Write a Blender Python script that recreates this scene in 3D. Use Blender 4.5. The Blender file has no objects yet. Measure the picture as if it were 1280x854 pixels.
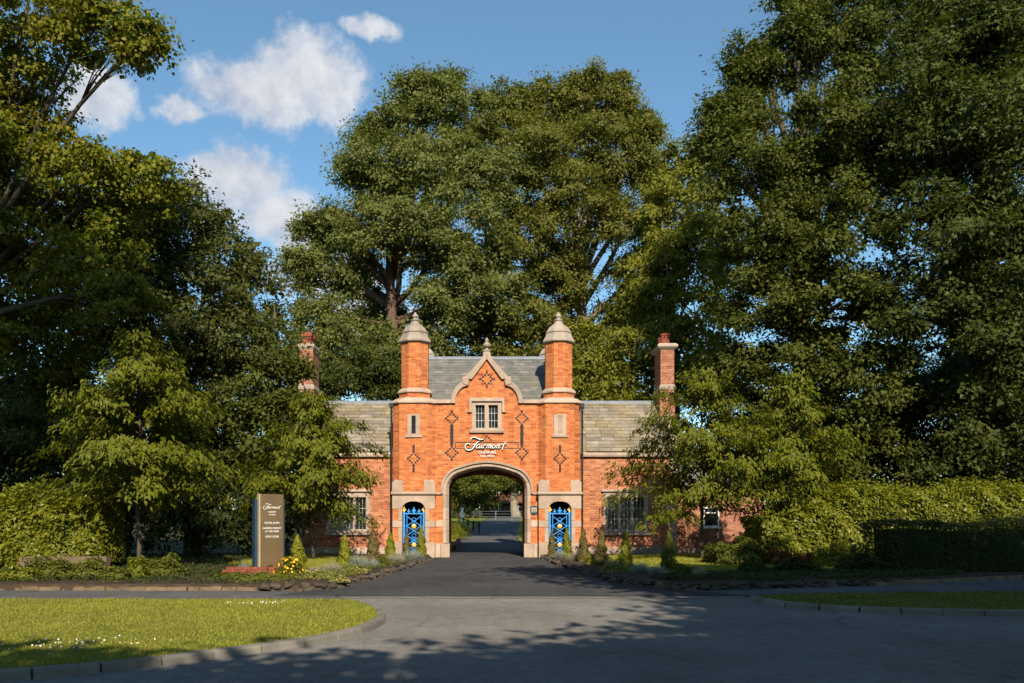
import bpy, math, random
import numpy as np
from mathutils import Vector, Matrix
from mathutils.geometry import tessellate_polygon

random.seed(7)
RNG = np.random.default_rng(11)
S = bpy.context.scene
COL = S.collection
R = math.radians

# ------------------------------------------------------------------ camera
F, CX, HY, EYE = 1102.0, 608.5, 648.0, 1.69      # focal length (px of the 1280 wide photo), axis, horizon, eye height
cam = bpy.data.cameras.new('camera')
cam.sensor_width = 36.0
cam.lens = F / 1280 * 36
cam.shift_x = (640 - CX) / 1280
cam.shift_y = (HY - 427) / 1280
cam.clip_start, cam.clip_end = 0.1, 3000
camo = bpy.data.objects.new('camera', cam)
COL.objects.link(camo)
camo.location = (0, 0, EYE)
camo.rotation_euler = (R(90), 0, 0)
S.camera = camo

# ------------------------------------------------------------------ light
SUN_EL, SUN_AZ = 35.0, 9.0                        # degrees up; degrees to the right of straight behind the camera
sl = bpy.data.lights.new('sun', 'SUN')
sl.energy, sl.angle, sl.color = 5.0, R(0.55), (1.0, 0.88, 0.70)
so = bpy.data.objects.new('sun', sl)
COL.objects.link(so)
sd = Vector((math.sin(R(SUN_AZ)) * math.cos(R(SUN_EL)), -math.cos(R(SUN_AZ)) * math.cos(R(SUN_EL)), math.sin(R(SUN_EL))))
so.rotation_euler = sd.to_track_quat('Z', 'Y').to_euler()
so.location = (0, -30, 60)

S.view_settings.view_transform = 'Standard'
S.view_settings.look = 'None'
S.view_settings.exposure = 0.6
S.view_settings.gamma = 1.0
S.view_settings.use_curve_mapping = False


class NT:
    """small helper to wire shader nodes"""
    def __init__(self, tree):
        self.t = tree
        self.n = tree.nodes
        self.l = tree.links

    def new(self, kind, **kw):
        n = self.n.new(kind)
        for k, v in kw.items():
            if k in n.inputs:
                n.inputs[k].default_value = v
            else:
                setattr(n, k, v)
        return n

    def link(self, a, b):
        self.l.new(a, b)

    def val(self, x, sock):
        if hasattr(x, 'default_value') or hasattr(x, 'is_linked'):
            self.l.new(x, sock)
        else:
            sock.default_value = x

    def math(self, op, a, b=None, c=None, clamp=False):
        n = self.n.new('ShaderNodeMath')
        n.operation = op
        n.use_clamp = clamp
        self.val(a, n.inputs[0])
        if b is not None:
            self.val(b, n.inputs[1])
        if c is not None:
            self.val(c, n.inputs[2])
        return n.outputs[0]

    def vmath(self, op, a, b=None):
        n = self.n.new('ShaderNodeVectorMath')
        n.operation = op
        self.val(a, n.inputs[0])
        if b is not None:
            self.val(b, n.inputs[1])
        return n.outputs['Value'] if op in ('LENGTH', 'DOT_PRODUCT') else n.outputs[0]

    def noise(self, vec, scale, detail=4, rough=0.55, out='Fac'):
        n = self.n.new('ShaderNodeTexNoise')
        n.inputs['Scale'].default_value = scale
        n.inputs['Detail'].default_value = detail
        n.inputs['Roughness'].default_value = rough
        if vec is not None:
            self.l.new(vec, n.inputs['Vector'])
        return n.outputs[out]

    def ramp(self, fac, stops):
        n = self.n.new('ShaderNodeValToRGB')
        e = n.color_ramp.elements
        while len(e) < len(stops):
            e.new(0.5)
        for i, (p, c) in enumerate(stops):
            e[i].position = p
            e[i].color = (c[0], c[1], c[2], 1) if hasattr(c, '__len__') else (c, c, c, 1)
        self.l.new(fac, n.inputs[0])
        return n.outputs[0]

    def mix(self, fac, a, b, blend='MIX'):
        n = self.n.new('ShaderNodeMix')
        n.data_type = 'RGBA'
        n.blend_type = blend
        self.val(fac, n.inputs[0])
        for x, s in ((a, n.inputs[6]), (b, n.inputs[7])):
            if isinstance(x, (tuple, list)):
                s.default_value = (x[0], x[1], x[2], 1)
            else:
                self.l.new(x, s)
        return n.outputs[2]


# ------------------------------------------------------------------ sky
W = bpy.data.worlds.new('World')
S.world = W
W.use_nodes = True
w = NT(W.node_tree)
w.n.clear()
sky = w.new('ShaderNodeTexSky', sky_type='NISHITA')
sky.sun_disc = False
sky.sun_elevation = R(SUN_EL)
sky.sun_rotation = R(180 - SUN_AZ)
sky.air_density = 1.0
sky.dust_density = 0.1
sky.ozone_density = 1.6
tc = w.new('ShaderNodeTexCoord')
dirv = tc.outputs['Generated']


def pdir(x, y):
    return Vector(((x - CX) / F, 1.0, (HY - y) / F)).normalized()


def cloud_field(blobs):
    acc = None
    for (c, rx, rz) in blobs:
        d = w.vmath('SUBTRACT', warped, tuple(c))
        rr = (rx + rz) / 2
        d = w.vmath('MULTIPLY', d, (1 / rx, 1 / rr, 1 / rz))
        v = w.math('SUBTRACT', 1.0, w.vmath('LENGTH', d))
        acc = v if acc is None else w.math('MAXIMUM', acc, v)
    return acc


blobs = []
for (x, y, rx, rz) in [(325, 116, 84, 36), (368, 92, 60, 42), (408, 112, 48, 40), (296, 226, 62, 46), (340, 268, 62, 40), (262, 212, 36, 28),
                       (372, 292, 42, 34), (462, 41, 32, 13), (112, 120, 44, 28),
                       (224, 138, 22, 14), (395, 345, 70, 36), (450, 395, 60, 28), (545, 400, 60, 20)]:
    blobs.append((pdir(x, y), rx / F * 1.15, rz / F * 1.15))
for i in range(11):                               # the same scattered fair-weather clouds go on around the sky
    az = R(48 + i * 26 + 6 * math.sin(i * 7))
    el = R(18 + 12 * (0.5 + 0.5 * math.sin(i * 2.3)))
    blobs.append((Vector((math.sin(az) * math.cos(el), math.cos(az) * math.cos(el), math.sin(el))), 0.15, 0.10))
warp = w.vmath('MULTIPLY', w.vmath('SUBTRACT', w.noise(dirv, 13.0, 6, 0.6, 'Color'), (0.5, 0.5, 0.5)), (0.065, 0.065, 0.05))
warped = w.vmath('ADD', dirv, warp)
cf = cloud_field(blobs)
n1 = w.noise(dirv, 9.0, 9, 0.6)
n2 = w.noise(dirv, 34.0, 7, 0.62)
cf = w.math('ADD', cf, w.math('MULTIPLY', w.math('SUBTRACT', n1, 0.5), 1.0))
cf = w.math('ADD', cf, w.math('MULTIPLY', w.math('SUBTRACT', n2, 0.5), 1.1))
cm = w.ramp(cf, [(0.0, 0.0), (0.16, 0.25), (0.36, 0.72), (0.7, 0.94)])
shade = w.math('ADD', w.math('MULTIPLY', n1, 0.6), w.math('MULTIPLY', n2, 0.4))
ccol = w.ramp(shade, [(0.36, (0.46, 0.50, 0.58)), (0.5, (0.68, 0.70, 0.75)), (0.64, (0.88, 0.88, 0.89))])
ccol = w.mix(1.0, ccol, (6.6, 6.6, 6.6), 'MULTIPLY')
skyc = w.mix(1.0, sky.outputs[0], (0.80, 1.04, 1.06), 'MULTIPLY')
skyc = w.mix(0.10, skyc, (1.5, 2.5, 3.4))
final = w.mix(cm, skyc, ccol)
bg = w.new('ShaderNodeBackground', Strength=0.102)
w.link(final, bg.inputs['Color'])
wo = w.new('ShaderNodeOutputWorld')
w.link(bg.outputs[0], wo.inputs['Surface'])

# ------------------------------------------------------------------ materials
MATS = {}


def mat(name, fn, rough=0.8, spec=0.3):
    m = bpy.data.materials.new(name)
    m.use_nodes = True
    t = NT(m.node_tree)
    p = m.node_tree.nodes['Principled BSDF']
    p.inputs['Roughness'].default_value = rough
    p.inputs['Specular IOR Level'].default_value = spec
    fn(t, p)
    MATS[name] = m
    return m


def pos(t):
    return t.new('ShaderNodeNewGeometry').outputs['Position']


def bump(t, p, h, strength=0.3, dist=0.02):
    b = t.new('ShaderNodeBump', Strength=strength, Distance=dist)
    t.link(h, b.inputs['Height'])
    t.link(b.outputs[0], p.inputs['Normal'])


def plain(c, var=0.25, scale=3.0, bumpy=0.0):
    def fn(t, p):
        ps = pos(t)
        n = t.noise(ps, scale, 6, 0.6)
        a = tuple(x * (1 - var) for x in c)
        b = tuple(min(1, x * (1 + var)) for x in c)
        t.link(t.ramp(n, [(0.3, a), (0.7, b)]), p.inputs['Base Color'])
        if bumpy:
            bump(t, p, t.noise(ps, scale * 8, 5, 0.65), bumpy)
    return fn


def brickfn(c1, c2, mortar, grime):
    def fn(t, p):
        g = t.new('ShaderNodeNewGeometry')
        sx = t.new('ShaderNodeSeparateXYZ')
        t.link(g.outputs['Position'], sx.inputs[0])
        sn = t.new('ShaderNodeSeparateXYZ')
        t.link(g.outputs['True Normal'], sn.inputs[0])
        side = t.math('GREATER_THAN', t.math('ABSOLUTE', sn.outputs[0]), 0.8)
        u = t.math('ADD', t.math('MULTIPLY', sx.outputs[0], t.math('SUBTRACT', 1.0, side)), t.math('MULTIPLY', sx.outputs[1], side))
        cv = t.new('ShaderNodeCombineXYZ')
        t.link(u, cv.inputs[0])
        t.link(sx.outputs[2], cv.inputs[1])
        b = t.n.new('ShaderNodeTexBrick')
        b.offset = 0.5
        for k, v in (('Scale', 1.0), ('Mortar Size', 0.008), ('Mortar Smooth', 0.2), ('Bias', 0.0), ('Brick Width', 0.235), ('Row Height', 0.078)):
            b.inputs[k].default_value = v
        b.inputs['Color1'].default_value = (*c1, 1)
        b.inputs['Color2'].default_value = (*c2, 1)
        b.inputs['Mortar'].default_value = (*mortar, 1)
        t.link(cv.outputs[0], b.inputs['Vector'])
        # a second, per-brick tone: noise sampled on brick-sized cells
        sc = t.vmath('MULTIPLY', cv.outputs[0], (4.25, 12.8, 1))
        vn = t.n.new('ShaderNodeTexWhiteNoise')
        vn.noise_dimensions = '2D'
        t.link(t.vmath('FLOOR', sc), vn.inputs['Vector'])
        tone = t.ramp(vn.outputs['Value'], [(0.0, (0.62, 0.55, 0.55)), (0.12, (0.86, 0.82, 0.8)), (0.6, (1.03, 1.03, 1.0)), (1.0, (1.22, 1.32, 1.4))])
        col = t.mix(1.0, b.outputs['Color'], tone, 'MULTIPLY')
        n = t.noise(g.outputs['Position'], 0.9, 7, 0.62)
        col = t.mix(t.ramp(n, [(0.5, 0.0), (0.78, 0.55)]), col, grime)
        n3 = t.noise(g.outputs['Position'], 5.0, 5, 0.6)
        col = t.mix(0.35, col, t.ramp(n3, [(0.3, 0.3), (0.7, 0.75)]), 'OVERLAY')
        st = t.noise(t.vmath('MULTIPLY', g.outputs['Position'], (3.2, 3.2, 0.22)), 1.5, 6, 0.65)
        col = t.mix(t.ramp(st, [(0.56, 0.0), (0.74, 0.36)]), col, (0.16, 0.075, 0.042))
        eff = t.noise(g.outputs['Position'], 1.7, 7, 0.7)
        col = t.mix(t.ramp(eff, [(0.58, 0.0), (0.75, 0.35)]), col, (0.50, 0.34, 0.22))
        t.link(col, p.inputs['Base Color'])
        h = t.math('SUBTRACT', 1.0, b.outputs['Fac'])
        bump(t, p, h, 0.5, 0.008)
    return fn


mat('brick', brickfn((0.52, 0.142, 0.034), (0.43, 0.104, 0.027), (0.43, 0.26, 0.15), (0.44, 0.20, 0.085)), 0.85, 0.2)
mat('brick_old', brickfn((0.42, 0.135, 0.052), (0.33, 0.098, 0.040), (0.42, 0.29, 0.20), (0.42, 0.25, 0.155)), 0.85, 0.2)
mat('brick_pink', brickfn((0.36, 0.125, 0.065), (0.27, 0.085, 0.045), (0.34, 0.26, 0.20), (0.30, 0.17, 0.12)), 0.85, 0.2)


def stonefn(c, dirt, amount=0.6):
    def fn(t, p):
        ps = pos(t)
        oi = t.new('ShaderNodeObjectInfo')
        n = t.noise(ps, 2.2, 8, 0.65)
        a = t.ramp(n, [(0.3, tuple(x * 0.78 for x in c)), (0.7, tuple(min(1, x * 1.12) for x in c))])
        a = t.mix(t.ramp(t.noise(ps, 0.9, 8, 0.7), [(0.48, 0.0), (0.75, amount)]), a, dirt)
        a = t.mix(1.0, a, t.ramp(oi.outputs['Random'], [(0.0, (0.84, 0.82, 0.80)), (1.0, (1.1, 1.08, 1.06))]), 'MULTIPLY')
        t.link(a, p.inputs['Base Color'])
        bump(t, p, t.noise(ps, 14.0, 8, 0.7), 0.35, 0.02)
    return fn


mat('stone', stonefn((0.43, 0.335, 0.265), (0.26, 0.205, 0.165)), 0.9, 0.15)
mat('stone_grey', stonefn((0.36, 0.305, 0.255), (0.16, 0.145, 0.13), 0.7), 0.9, 0.15)
mat('rock', stonefn((0.085, 0.068, 0.054), (0.03, 0.026, 0.022), 0.8), 0.95, 0.15)
mat('ledge_stone', stonefn((0.17, 0.125, 0.080), (0.055, 0.048, 0.034), 0.9), 0.95, 0.15)
mat('kerb', stonefn((0.20, 0.185, 0.165), (0.09, 0.085, 0.078), 0.6), 0.9, 0.2)


def slatefn(cols, lichen, la):
    def fn(t, p):
        ps = pos(t)
        oi = t.new('ShaderNodeObjectInfo')
        a = t.ramp(oi.outputs['Random'], [(i / (len(cols) - 1), c) for i, c in enumerate(cols)])
        n = t.noise(ps, 3.2, 8, 0.68)
        a = t.mix(t.ramp(t.noise(ps, 1.1, 7, 0.7), [(0.45, 0.0), (0.7, la)]), a, lichen)
        a = t.mix(0.6, a, t.ramp(n, [(0.25, 0.25), (0.75, 0.8)]), 'OVERLAY')
        t.link(a, p.inputs['Base Color'])
        bump(t, p, t.noise(ps, 18.0, 7, 0.7), 0.3, 0.015)
    return fn


mat('slate', slatefn([(0.10, 0.10, 0.095), (0.15, 0.145, 0.13), (0.12, 0.12, 0.12), (0.19, 0.18, 0.155)], (0.17, 0.16, 0.10), 0.4), 0.7, 0.3)
mat('stone_slate', slatefn([(0.15, 0.13, 0.105), (0.24, 0.21, 0.165), (0.18, 0.155, 0.125), (0.29, 0.255, 0.205), (0.13, 0.115, 0.10)], (0.27, 0.195, 0.06), 0.5), 0.9, 0.2)
mat('lead', plain((0.19, 0.21, 0.24), 0.2, 4, 0.1), 0.5, 0.4)
mat('black_iron_and_shadow', plain((0.012, 0.012, 0.014), 0.2), 0.5, 0.4)
mat('dark_brick', plain((0.026, 0.021, 0.023), 0.35, 9), 0.7, 0.3)
mat('blue_paint', plain((0.040, 0.27, 0.72), 0.12, 6), 0.4, 0.5)
mat('gold_paint', plain((0.72, 0.42, 0.10), 0.15, 9), 0.35, 0.6)
mat('white_paint', plain((0.78, 0.78, 0.75), 0.06), 0.5, 0.4)
mat('bar_grey', plain((0.42, 0.41, 0.38), 0.15), 0.5, 0.4)
mat('letter_white', plain((0.85, 0.85, 0.84), 0.03), 0.4, 0.4)
mat('sign_bronze', plain((0.125, 0.083, 0.040), 0.12, 1.5), 0.42, 0.5)
mat('sign_edge', plain((0.46, 0.36, 0.22), 0.1, 2), 0.45, 0.5)
mat('sign_blue', plain((0.018, 0.042, 0.080), 0.15, 2), 0.4, 0.5)
mat('galvanised', plain((0.16, 0.165, 0.165), 0.15, 5), 0.45, 0.5)
mat('dark_timber_and_shade', plain((0.035, 0.026, 0.02), 0.3, 5), 0.8, 0.2)
mat('render_wall', plain((0.62, 0.60, 0.56), 0.1, 1), 0.9, 0.2)
mat('brown_roof', plain((0.17, 0.075, 0.045), 0.3, 2), 0.9, 0.2)
mat('terracotta', plain((0.22, 0.062, 0.036), 0.35, 5), 0.8, 0.2)
mat('soil', plain((0.060, 0.043, 0.030), 0.45, 4, 0.6), 1.0, 0.1)
mat('petal_white', plain((0.80, 0.78, 0.72), 0.08), 0.7, 0.2)
mat('petal_yellow', plain((0.75, 0.42, 0.02), 0.15, 9), 0.7, 0.2)
mat('petal_orange', plain((0.50, 0.10, 0.03), 0.2, 9), 0.7, 0.2)
mat('dry_stem', plain((0.22, 0.15, 0.09), 0.25, 9), 0.9, 0.2)
mat('dark_interior', plain((0.02, 0.018, 0.016), 0.2), 0.9, 0.1)


def glassfn(t, p):
    ps = pos(t)
    t.link(t.ramp(t.noise(ps, 3.0, 3), [(0.35, (0.010, 0.013, 0.016)), (0.7, (0.035, 0.045, 0.055))]), p.inputs['Base Color'])
    bump(t, p, t.noise(ps, 6.0, 2), 0.12, 0.02)


mat('window_glass', glassfn, 0.08, 0.7)


def asphalt(c, patch):
    def fn(t, p):
        ps = pos(t)
        big = t.noise(ps, 0.35, 7, 0.6)
        a = t.ramp(big, [(0.3, tuple(x * 0.74 for x in c)), (0.7, tuple(x * 1.2 for x in c))])
        a = t.mix(0.6, a, t.ramp(t.noise(ps, 4.5, 6, 0.7), [(0.3, 0.32), (0.7, 0.68)]), 'OVERLAY')
        st = t.vmath('MULTIPLY', ps, (0.9, 0.16, 1))
        a = t.mix(t.ramp(t.noise(st, 1.3, 5, 0.6), [(0.5, 0.0), (0.68, 0.5)]), a, patch)
        fine = t.noise(ps, 26.0, 5, 0.8)
        a = t.mix(0.55, a, t.ramp(fine, [(0.3, 0.2), (0.7, 0.8)]), 'OVERLAY')
        v = t.n.new('ShaderNodeTexVoronoi')
        v.feature = 'DISTANCE_TO_EDGE'
        v.inputs['Scale'].default_value = 0.32
        wob = t.vmath('ADD', ps, t.vmath('MULTIPLY', t.noise(ps, 1.4, 5, 0.6, 'Color'), (0.9, 0.9, 0.0)))
        t.link(wob, v.inputs['Vector'])
        crack = t.ramp(v.outputs['Distance'], [(0.0, 0.55), (0.010, 0.0)])
        crack = t.math('MULTIPLY', crack, t.ramp(t.noise(ps, 0.25, 3), [(0.5, 0.0), (0.6, 1.0)]))
        a = t.mix(crack, a, tuple(x * 0.35 for x in c))
        t.link(a, p.inputs['Base Color'])
        bump(t, p, fine, 0.5, 0.006)
    return fn


mat('road_asphalt', asphalt((0.188, 0.177, 0.160), (0.150, 0.141, 0.130)), 0.95, 0.04)
mat('drive_asphalt', asphalt((0.060, 0.060, 0.062), (0.090, 0.087, 0.083)), 0.95, 0.04)
mat('path_asphalt', asphalt((0.105, 0.103, 0.102), (0.075, 0.074, 0.073)), 0.95, 0.04)


def groundfn(a, b, c):
    def fn(t, p):
        ps = pos(t)
        n = t.noise(ps, 0.8, 8, 0.65)
        col = t.ramp(n, [(0.3, a), (0.5, b), (0.72, c)])
        f = t.noise(ps, 30.0, 5, 0.7)
        col = t.mix(0.6, col, t.ramp(f, [(0.3, 0.2), (0.7, 0.8)]), 'OVERLAY')
        t.link(col, p.inputs['Base Color'])
        bump(t, p, f, 0.8, 0.03)
    return fn


mat('grass_ground', groundfn((0.11, 0.125, 0.020), (0.15, 0.16, 0.026), (0.20, 0.185, 0.042)), 1.0, 0.1)
mat('wood_ground', groundfn((0.030, 0.032, 0.014), (0.045, 0.048, 0.018), (0.060, 0.050, 0.028)), 1.0, 0.1)


def barkfn(a, b):
    def fn(t, p):
        ps = t.vmath('MULTIPLY', pos(t), (1, 1, 0.25))
        n = t.noise(ps, 9.0, 7, 0.65)
        t.link(t.ramp(n, [(0.3, a), (0.7, b)]), p.inputs['Base Color'])
        bump(t, p, n, 0.7, 0.04)
    return fn


mat('bark', barkfn((0.050, 0.040, 0.030), (0.135, 0.112, 0.085)), 0.95, 0.15)
mat('bark_pale', barkfn((0.16, 0.135, 0.10), (0.32, 0.28, 0.21)), 0.95, 0.15)
mat('bark_red', barkfn((0.085, 0.052, 0.038), (0.18, 0.115, 0.085)), 0.95, 0.15)


def leafmat(name, cols, trans=0.35, rough=0.55, spec=0.18, patch=None):
    """cols: tones picked leaf by leaf through the 'rnd' attribute; patch: a second tone in large drifts"""
    m = bpy.data.materials.new(name)
    m.use_nodes = True
    t = NT(m.node_tree)
    p = m.node_tree.nodes['Principled BSDF']
    at = t.new('ShaderNodeAttribute', attribute_name='rnd')
    c = t.ramp(at.outputs['Fac'], [(i / max(1, len(cols) - 1), k) for i, k in enumerate(cols)])
    if patch:
        n = t.noise(pos(t), patch[1], 4, 0.6)
        c = t.mix(t.ramp(n, [(0.45, 0.0), (0.68, patch[2])]), c, patch[0])
    t.link(c, p.inputs['Base Color'])
    p.inputs['Roughness'].default_value = rough
    p.inputs['Specular IOR Level'].default_value = spec
    tr = t.new('ShaderNodeBsdfTranslucent')
    t.link(t.mix(1.0, c, (1.15, 1.25, 0.55), 'MULTIPLY'), tr.inputs['Color'])
    mx = t.new('ShaderNodeMixShader', Fac=trans)
    mx.inputs[0].default_value = trans
    t.link(p.outputs[0], mx.inputs[1])
    t.link(tr.outputs[0], mx.inputs[2])
    t.link(mx.outputs[0], m.node_tree.nodes['Material Output'].inputs['Surface'])
    MATS[name] = m
    return m


leafmat('leaf_maple', [(0.090, 0.121, 0.011), (0.154, 0.191, 0.014), (0.204, 0.205, 0.018), (0.122, 0.161, 0.013), (0.245, 0.173, 0.020)], patch=((0.20, 0.135, 0.022), 0.45, 0.45))
leafmat('leaf_grey', [(0.064, 0.075, 0.017), (0.091, 0.101, 0.024), (0.111, 0.117, 0.030), (0.077, 0.089, 0.021)])
leafmat('leaf_mid', [(0.059, 0.077, 0.011), (0.088, 0.106, 0.016), (0.117, 0.125, 0.024), (0.075, 0.088, 0.012)])
leafmat('leaf_sycamore', [(0.102, 0.123, 0.029), (0.147, 0.162, 0.044), (0.193, 0.200, 0.057), (0.120, 0.141, 0.032)])
leafmat('leaf_lime', [(0.101, 0.109, 0.019), (0.148, 0.149, 0.028), (0.180, 0.173, 0.037), (0.117, 0.125, 0.019)])
leafmat('leaf_yellow', [(0.142, 0.152, 0.017), (0.193, 0.196, 0.024), (0.223, 0.218, 0.031), (0.162, 0.169, 0.019)])
leafmat('leaf_dark', [(0.044, 0.060, 0.011), (0.068, 0.085, 0.016), (0.091, 0.104, 0.023), (0.055, 0.071, 0.013)])
leafmat('leaf_cherry', [(0.082, 0.104, 0.004), (0.124, 0.139, 0.006), (0.155, 0.159, 0.009), (0.098, 0.118, 0.005)], rough=0.5, spec=0.22)
leafmat('leaf_laurel', [(0.132, 0.156, 0.010), (0.181, 0.192, 0.014), (0.226, 0.217, 0.020), (0.106, 0.131, 0.010)], rough=0.42, spec=0.3)
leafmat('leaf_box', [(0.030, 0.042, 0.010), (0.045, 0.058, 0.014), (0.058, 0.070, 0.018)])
leafmat('leaf_conifer', [(0.156, 0.174, 0.012), (0.210, 0.210, 0.018), (0.246, 0.228, 0.026)], 0.25)
leafmat('leaf_bronze', [(0.125, 0.098, 0.028), (0.165, 0.125, 0.040), (0.190, 0.145, 0.055)], 0.25)
leafmat('leaf_fescue', [(0.20, 0.235, 0.22), (0.27, 0.30, 0.27), (0.33, 0.34, 0.29), (0.16, 0.20, 0.18)], 0.2)
leafmat('leaf_silver', [(0.30, 0.27, 0.21), (0.36, 0.33, 0.26), (0.25, 0.22, 0.15)], 0.2)
leafmat('leaf_variegated', [(0.16, 0.17, 0.02), (0.30, 0.27, 0.08), (0.40, 0.36, 0.14), (0.12, 0.14, 0.02)], 0.25)
leafmat('leaf_shrub', [(0.086, 0.105, 0.014), (0.127, 0.138, 0.020), (0.161, 0.160, 0.028)])
leafmat('leaf_azalea', [(0.240, 0.050, 0.020), (0.288, 0.077, 0.027), (0.096, 0.099, 0.018), (0.192, 0.041, 0.018)], 0.25)
leafmat('grass_blade', [(0.168, 0.206, 0.018), (0.243, 0.259, 0.025), (0.311, 0.293, 0.041), (0.359, 0.309, 0.066)], 0.35, 0.6, 0.2, patch=((0.20, 0.175, 0.045), 0.5, 0.55))
leafmat('grass_shaded', [(0.060, 0.085, 0.012), (0.095, 0.120, 0.016), (0.125, 0.140, 0.020)], 0.35, 0.6, 0.2)  # darker copy of the blades, with the verge's shade in its colour

# ------------------------------------------------------------------ object helpers
ORG = {}


def P(px, py, d):
    """photo pixel at a known distance d -> world point"""
    return Vector(((px - CX) / F * d, d, EYE + (HY - py) / F * d))


def U(px):
    return (px - CX) / 29.0


def Z(py):
    return (697 - py) / 29.0


def tag(o, label=None, cat=None, group=None, kind=None):
    if label:
        o['label'] = label
    if cat:
        o['category'] = cat
    if group:
        o['group'] = group
    if kind:
        o['kind'] = kind
    return o


def thing(name, loc, label, cat, group=None):
    o = bpy.data.objects.new(name, None)
    o.empty_display_size = 0.2
    COL.objects.link(o)
    o.location = loc
    ORG[o.name] = Vector(loc)
    return tag(o, label, cat, group)


def link_mesh(name, me, parent=None, world=Vector((0, 0, 0))):
    o = bpy.data.objects.new(name, me)
    COL.objects.link(o)
    if parent is not None:
        o.parent = parent
        o.location = Vector(world) - ORG[parent.name]
    else:
        o.location = world
    ORG[o.name] = Vector(world)
    return o


class MB:
    def __init__(self):
        self.v, self.f = [], []

    def add(self, vs, fs):
        b = len(self.v)
        self.v += [tuple(x) for x in vs]
        self.f += [tuple(i + b for i in f) for f in fs]
        return self

    def box(self, x0, x1, y0, y1, z0, z1):
        vs = [(x0, y0, z0), (x1, y0, z0), (x1, y1, z0), (x0, y1, z0), (x0, y0, z1), (x1, y0, z1), (x1, y1, z1), (x0, y1, z1)]
        return self.add(vs, [(0, 3, 2, 1), (4, 5, 6, 7), (0, 1, 5, 4), (1, 2, 6, 5), (2, 3, 7, 6), (3, 0, 4, 7)])

    def plate(self, outer, y0, y1, holes=()):
        """polygon(s) given in (x, z), extruded from y0 (front) to y1"""
        loops = [list(outer)] + [list(h) for h in holes]
        tri = tessellate_polygon([[Vector((x, z, 0)) for x, z in lp] for lp in loops])
        flat = [q for lp in loops for q in lp]
        n = len(flat)
        vs = [(x, y0, z) for x, z in flat] + [(x, y1, z) for x, z in flat]
        fs = []
        for a, b, c in tri:
            fs.append((a, b, c))
            fs.append((c + n, b + n, a + n))
        k = 0
        for lp in loops:
            m = len(lp)
            for i in range(m):
                a, b = k + i, k + (i + 1) % m
                fs.append((a, b, b + n, a + n))
            k += m
        return self.add(vs, fs)

    def slab(self, poly, z0, z1):
        """polygon in (x, y), extruded from z0 up to z1"""
        tri = tessellate_polygon([[Vector((x, y, 0)) for x, y in poly]])
        n = len(poly)
        vs = [(x, y, z1) for x, y in poly] + [(x, y, z0) for x, y in poly]
        fs = []
        for a, b, c in tri:
            fs.append((a, b, c))
            fs.append((c + n, b + n, a + n))
        for i in range(n):
            j = (i + 1) % n
            fs.append((i, j, j + n, i + n))
        return self.add(vs, fs)

    def loft(self, rings, cap=True):
        n = len(rings[0])
        vs = [p for r in rings for p in r]
        fs = []
        for k in range(len(rings) - 1):
            for i in range(n):
                j = (i + 1) % n
                fs.append((k * n + i, k * n + j, (k + 1) * n + j, (k + 1) * n + i))
        if cap:
            fs.append(tuple(range(n - 1, -1, -1)))
            fs.append(tuple((len(rings) - 1) * n + i for i in range(n)))
        return self.add(vs, fs)

    def tube(self, pts, rad, sides=6):
        pts = [Vector(p) for p in pts]
        rings = []
        for i, p in enumerate(pts):
            t = (pts[min(i + 1, len(pts) - 1)] - pts[max(i - 1, 0)]).normalized()
            a = t.cross(Vector((0, 0, 1)) if abs(t.z) < 0.9 else Vector((1, 0, 0))).normalized()
            b = t.cross(a)
            r = rad[i] if hasattr(rad, '__len__') else rad
            rings.append([p + (a * math.cos(2 * math.pi * k / sides) + b * math.sin(2 * math.pi * k / sides)) * r for k in range(sides)])
        return self.loft(rings)

    def mesh(self, name, material, origin=Vector((0, 0, 0)), smooth=False):
        me = bpy.data.meshes.new(name)
        me.from_pydata([(x - origin[0], y - origin[1], z - origin[2]) for x, y, z in self.v], [], self.f)
        me.materials.append(MATS[material])
        me.update()
        import bmesh
        bm = bmesh.new()
        bm.from_mesh(me)
        bmesh.ops.recalc_face_normals(bm, faces=bm.faces)
        bm.to_mesh(me)
        bm.free()
        if smooth:
            me.polygons.foreach_set('use_smooth', [True] * len(me.polygons))
        return me

    def build(self, name, material, parent=None, smooth=False, at=None, bevel=0):
        xs = np.array(self.v)
        org = Vector(at) if at is not None else Vector((float(xs[:, 0].mean()), float(xs[:, 1].mean()), float(xs[:, 2].min())))
        o = link_mesh(name, self.mesh(name, material, org, smooth), parent, org)
        if bevel:
            b = o.modifiers.new('bevel', 'BEVEL')
            b.width = bevel
            b.segments = 1
            b.limit_method = 'ANGLE'
        return o


def oct8(cx, cy, hw, hd, c, z):
    return [(cx - hw + c, cy - hd, z), (cx + hw - c, cy - hd, z), (cx + hw, cy - hd + c, z), (cx + hw, cy + hd - c, z),
            (cx + hw - c, cy + hd, z), (cx - hw + c, cy + hd, z), (cx - hw, cy + hd - c, z), (cx - hw, cy - hd + c, z)]


def roct(cx, cy, h, z):
    return oct8(cx, cy, h, h, h * 0.586, z)


def catmull(pts, n=8, closed=False):
    pts = [Vector(p) for p in pts]
    out = []
    m = len(pts)
    for i in range(m if closed else m - 1):
        if closed:
            a, b, c, d = pts[(i - 1) % m], pts[i], pts[(i + 1) % m], pts[(i + 2) % m]
        else:
            a, b, c, d = pts[max(i - 1, 0)], pts[i], pts[i + 1], pts[min(i + 2, m - 1)]
        for k in range(n):
            t = k / n
            out.append(0.5 * ((2 * b) + (c - a) * t + (2 * a - 5 * b + 4 * c - d) * t * t + (3 * b - a - 3 * c + d) * t ** 3))
    if not closed:
        out.append(pts[-1])
    return out


# ------------------------------------------------------------------ terrain and paving
def hf(y):
    return 0.0 if y < 46 else ((y - 46) * 0.028 if y < 110 else 1.792 + (y - 110) * 0.012)


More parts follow.
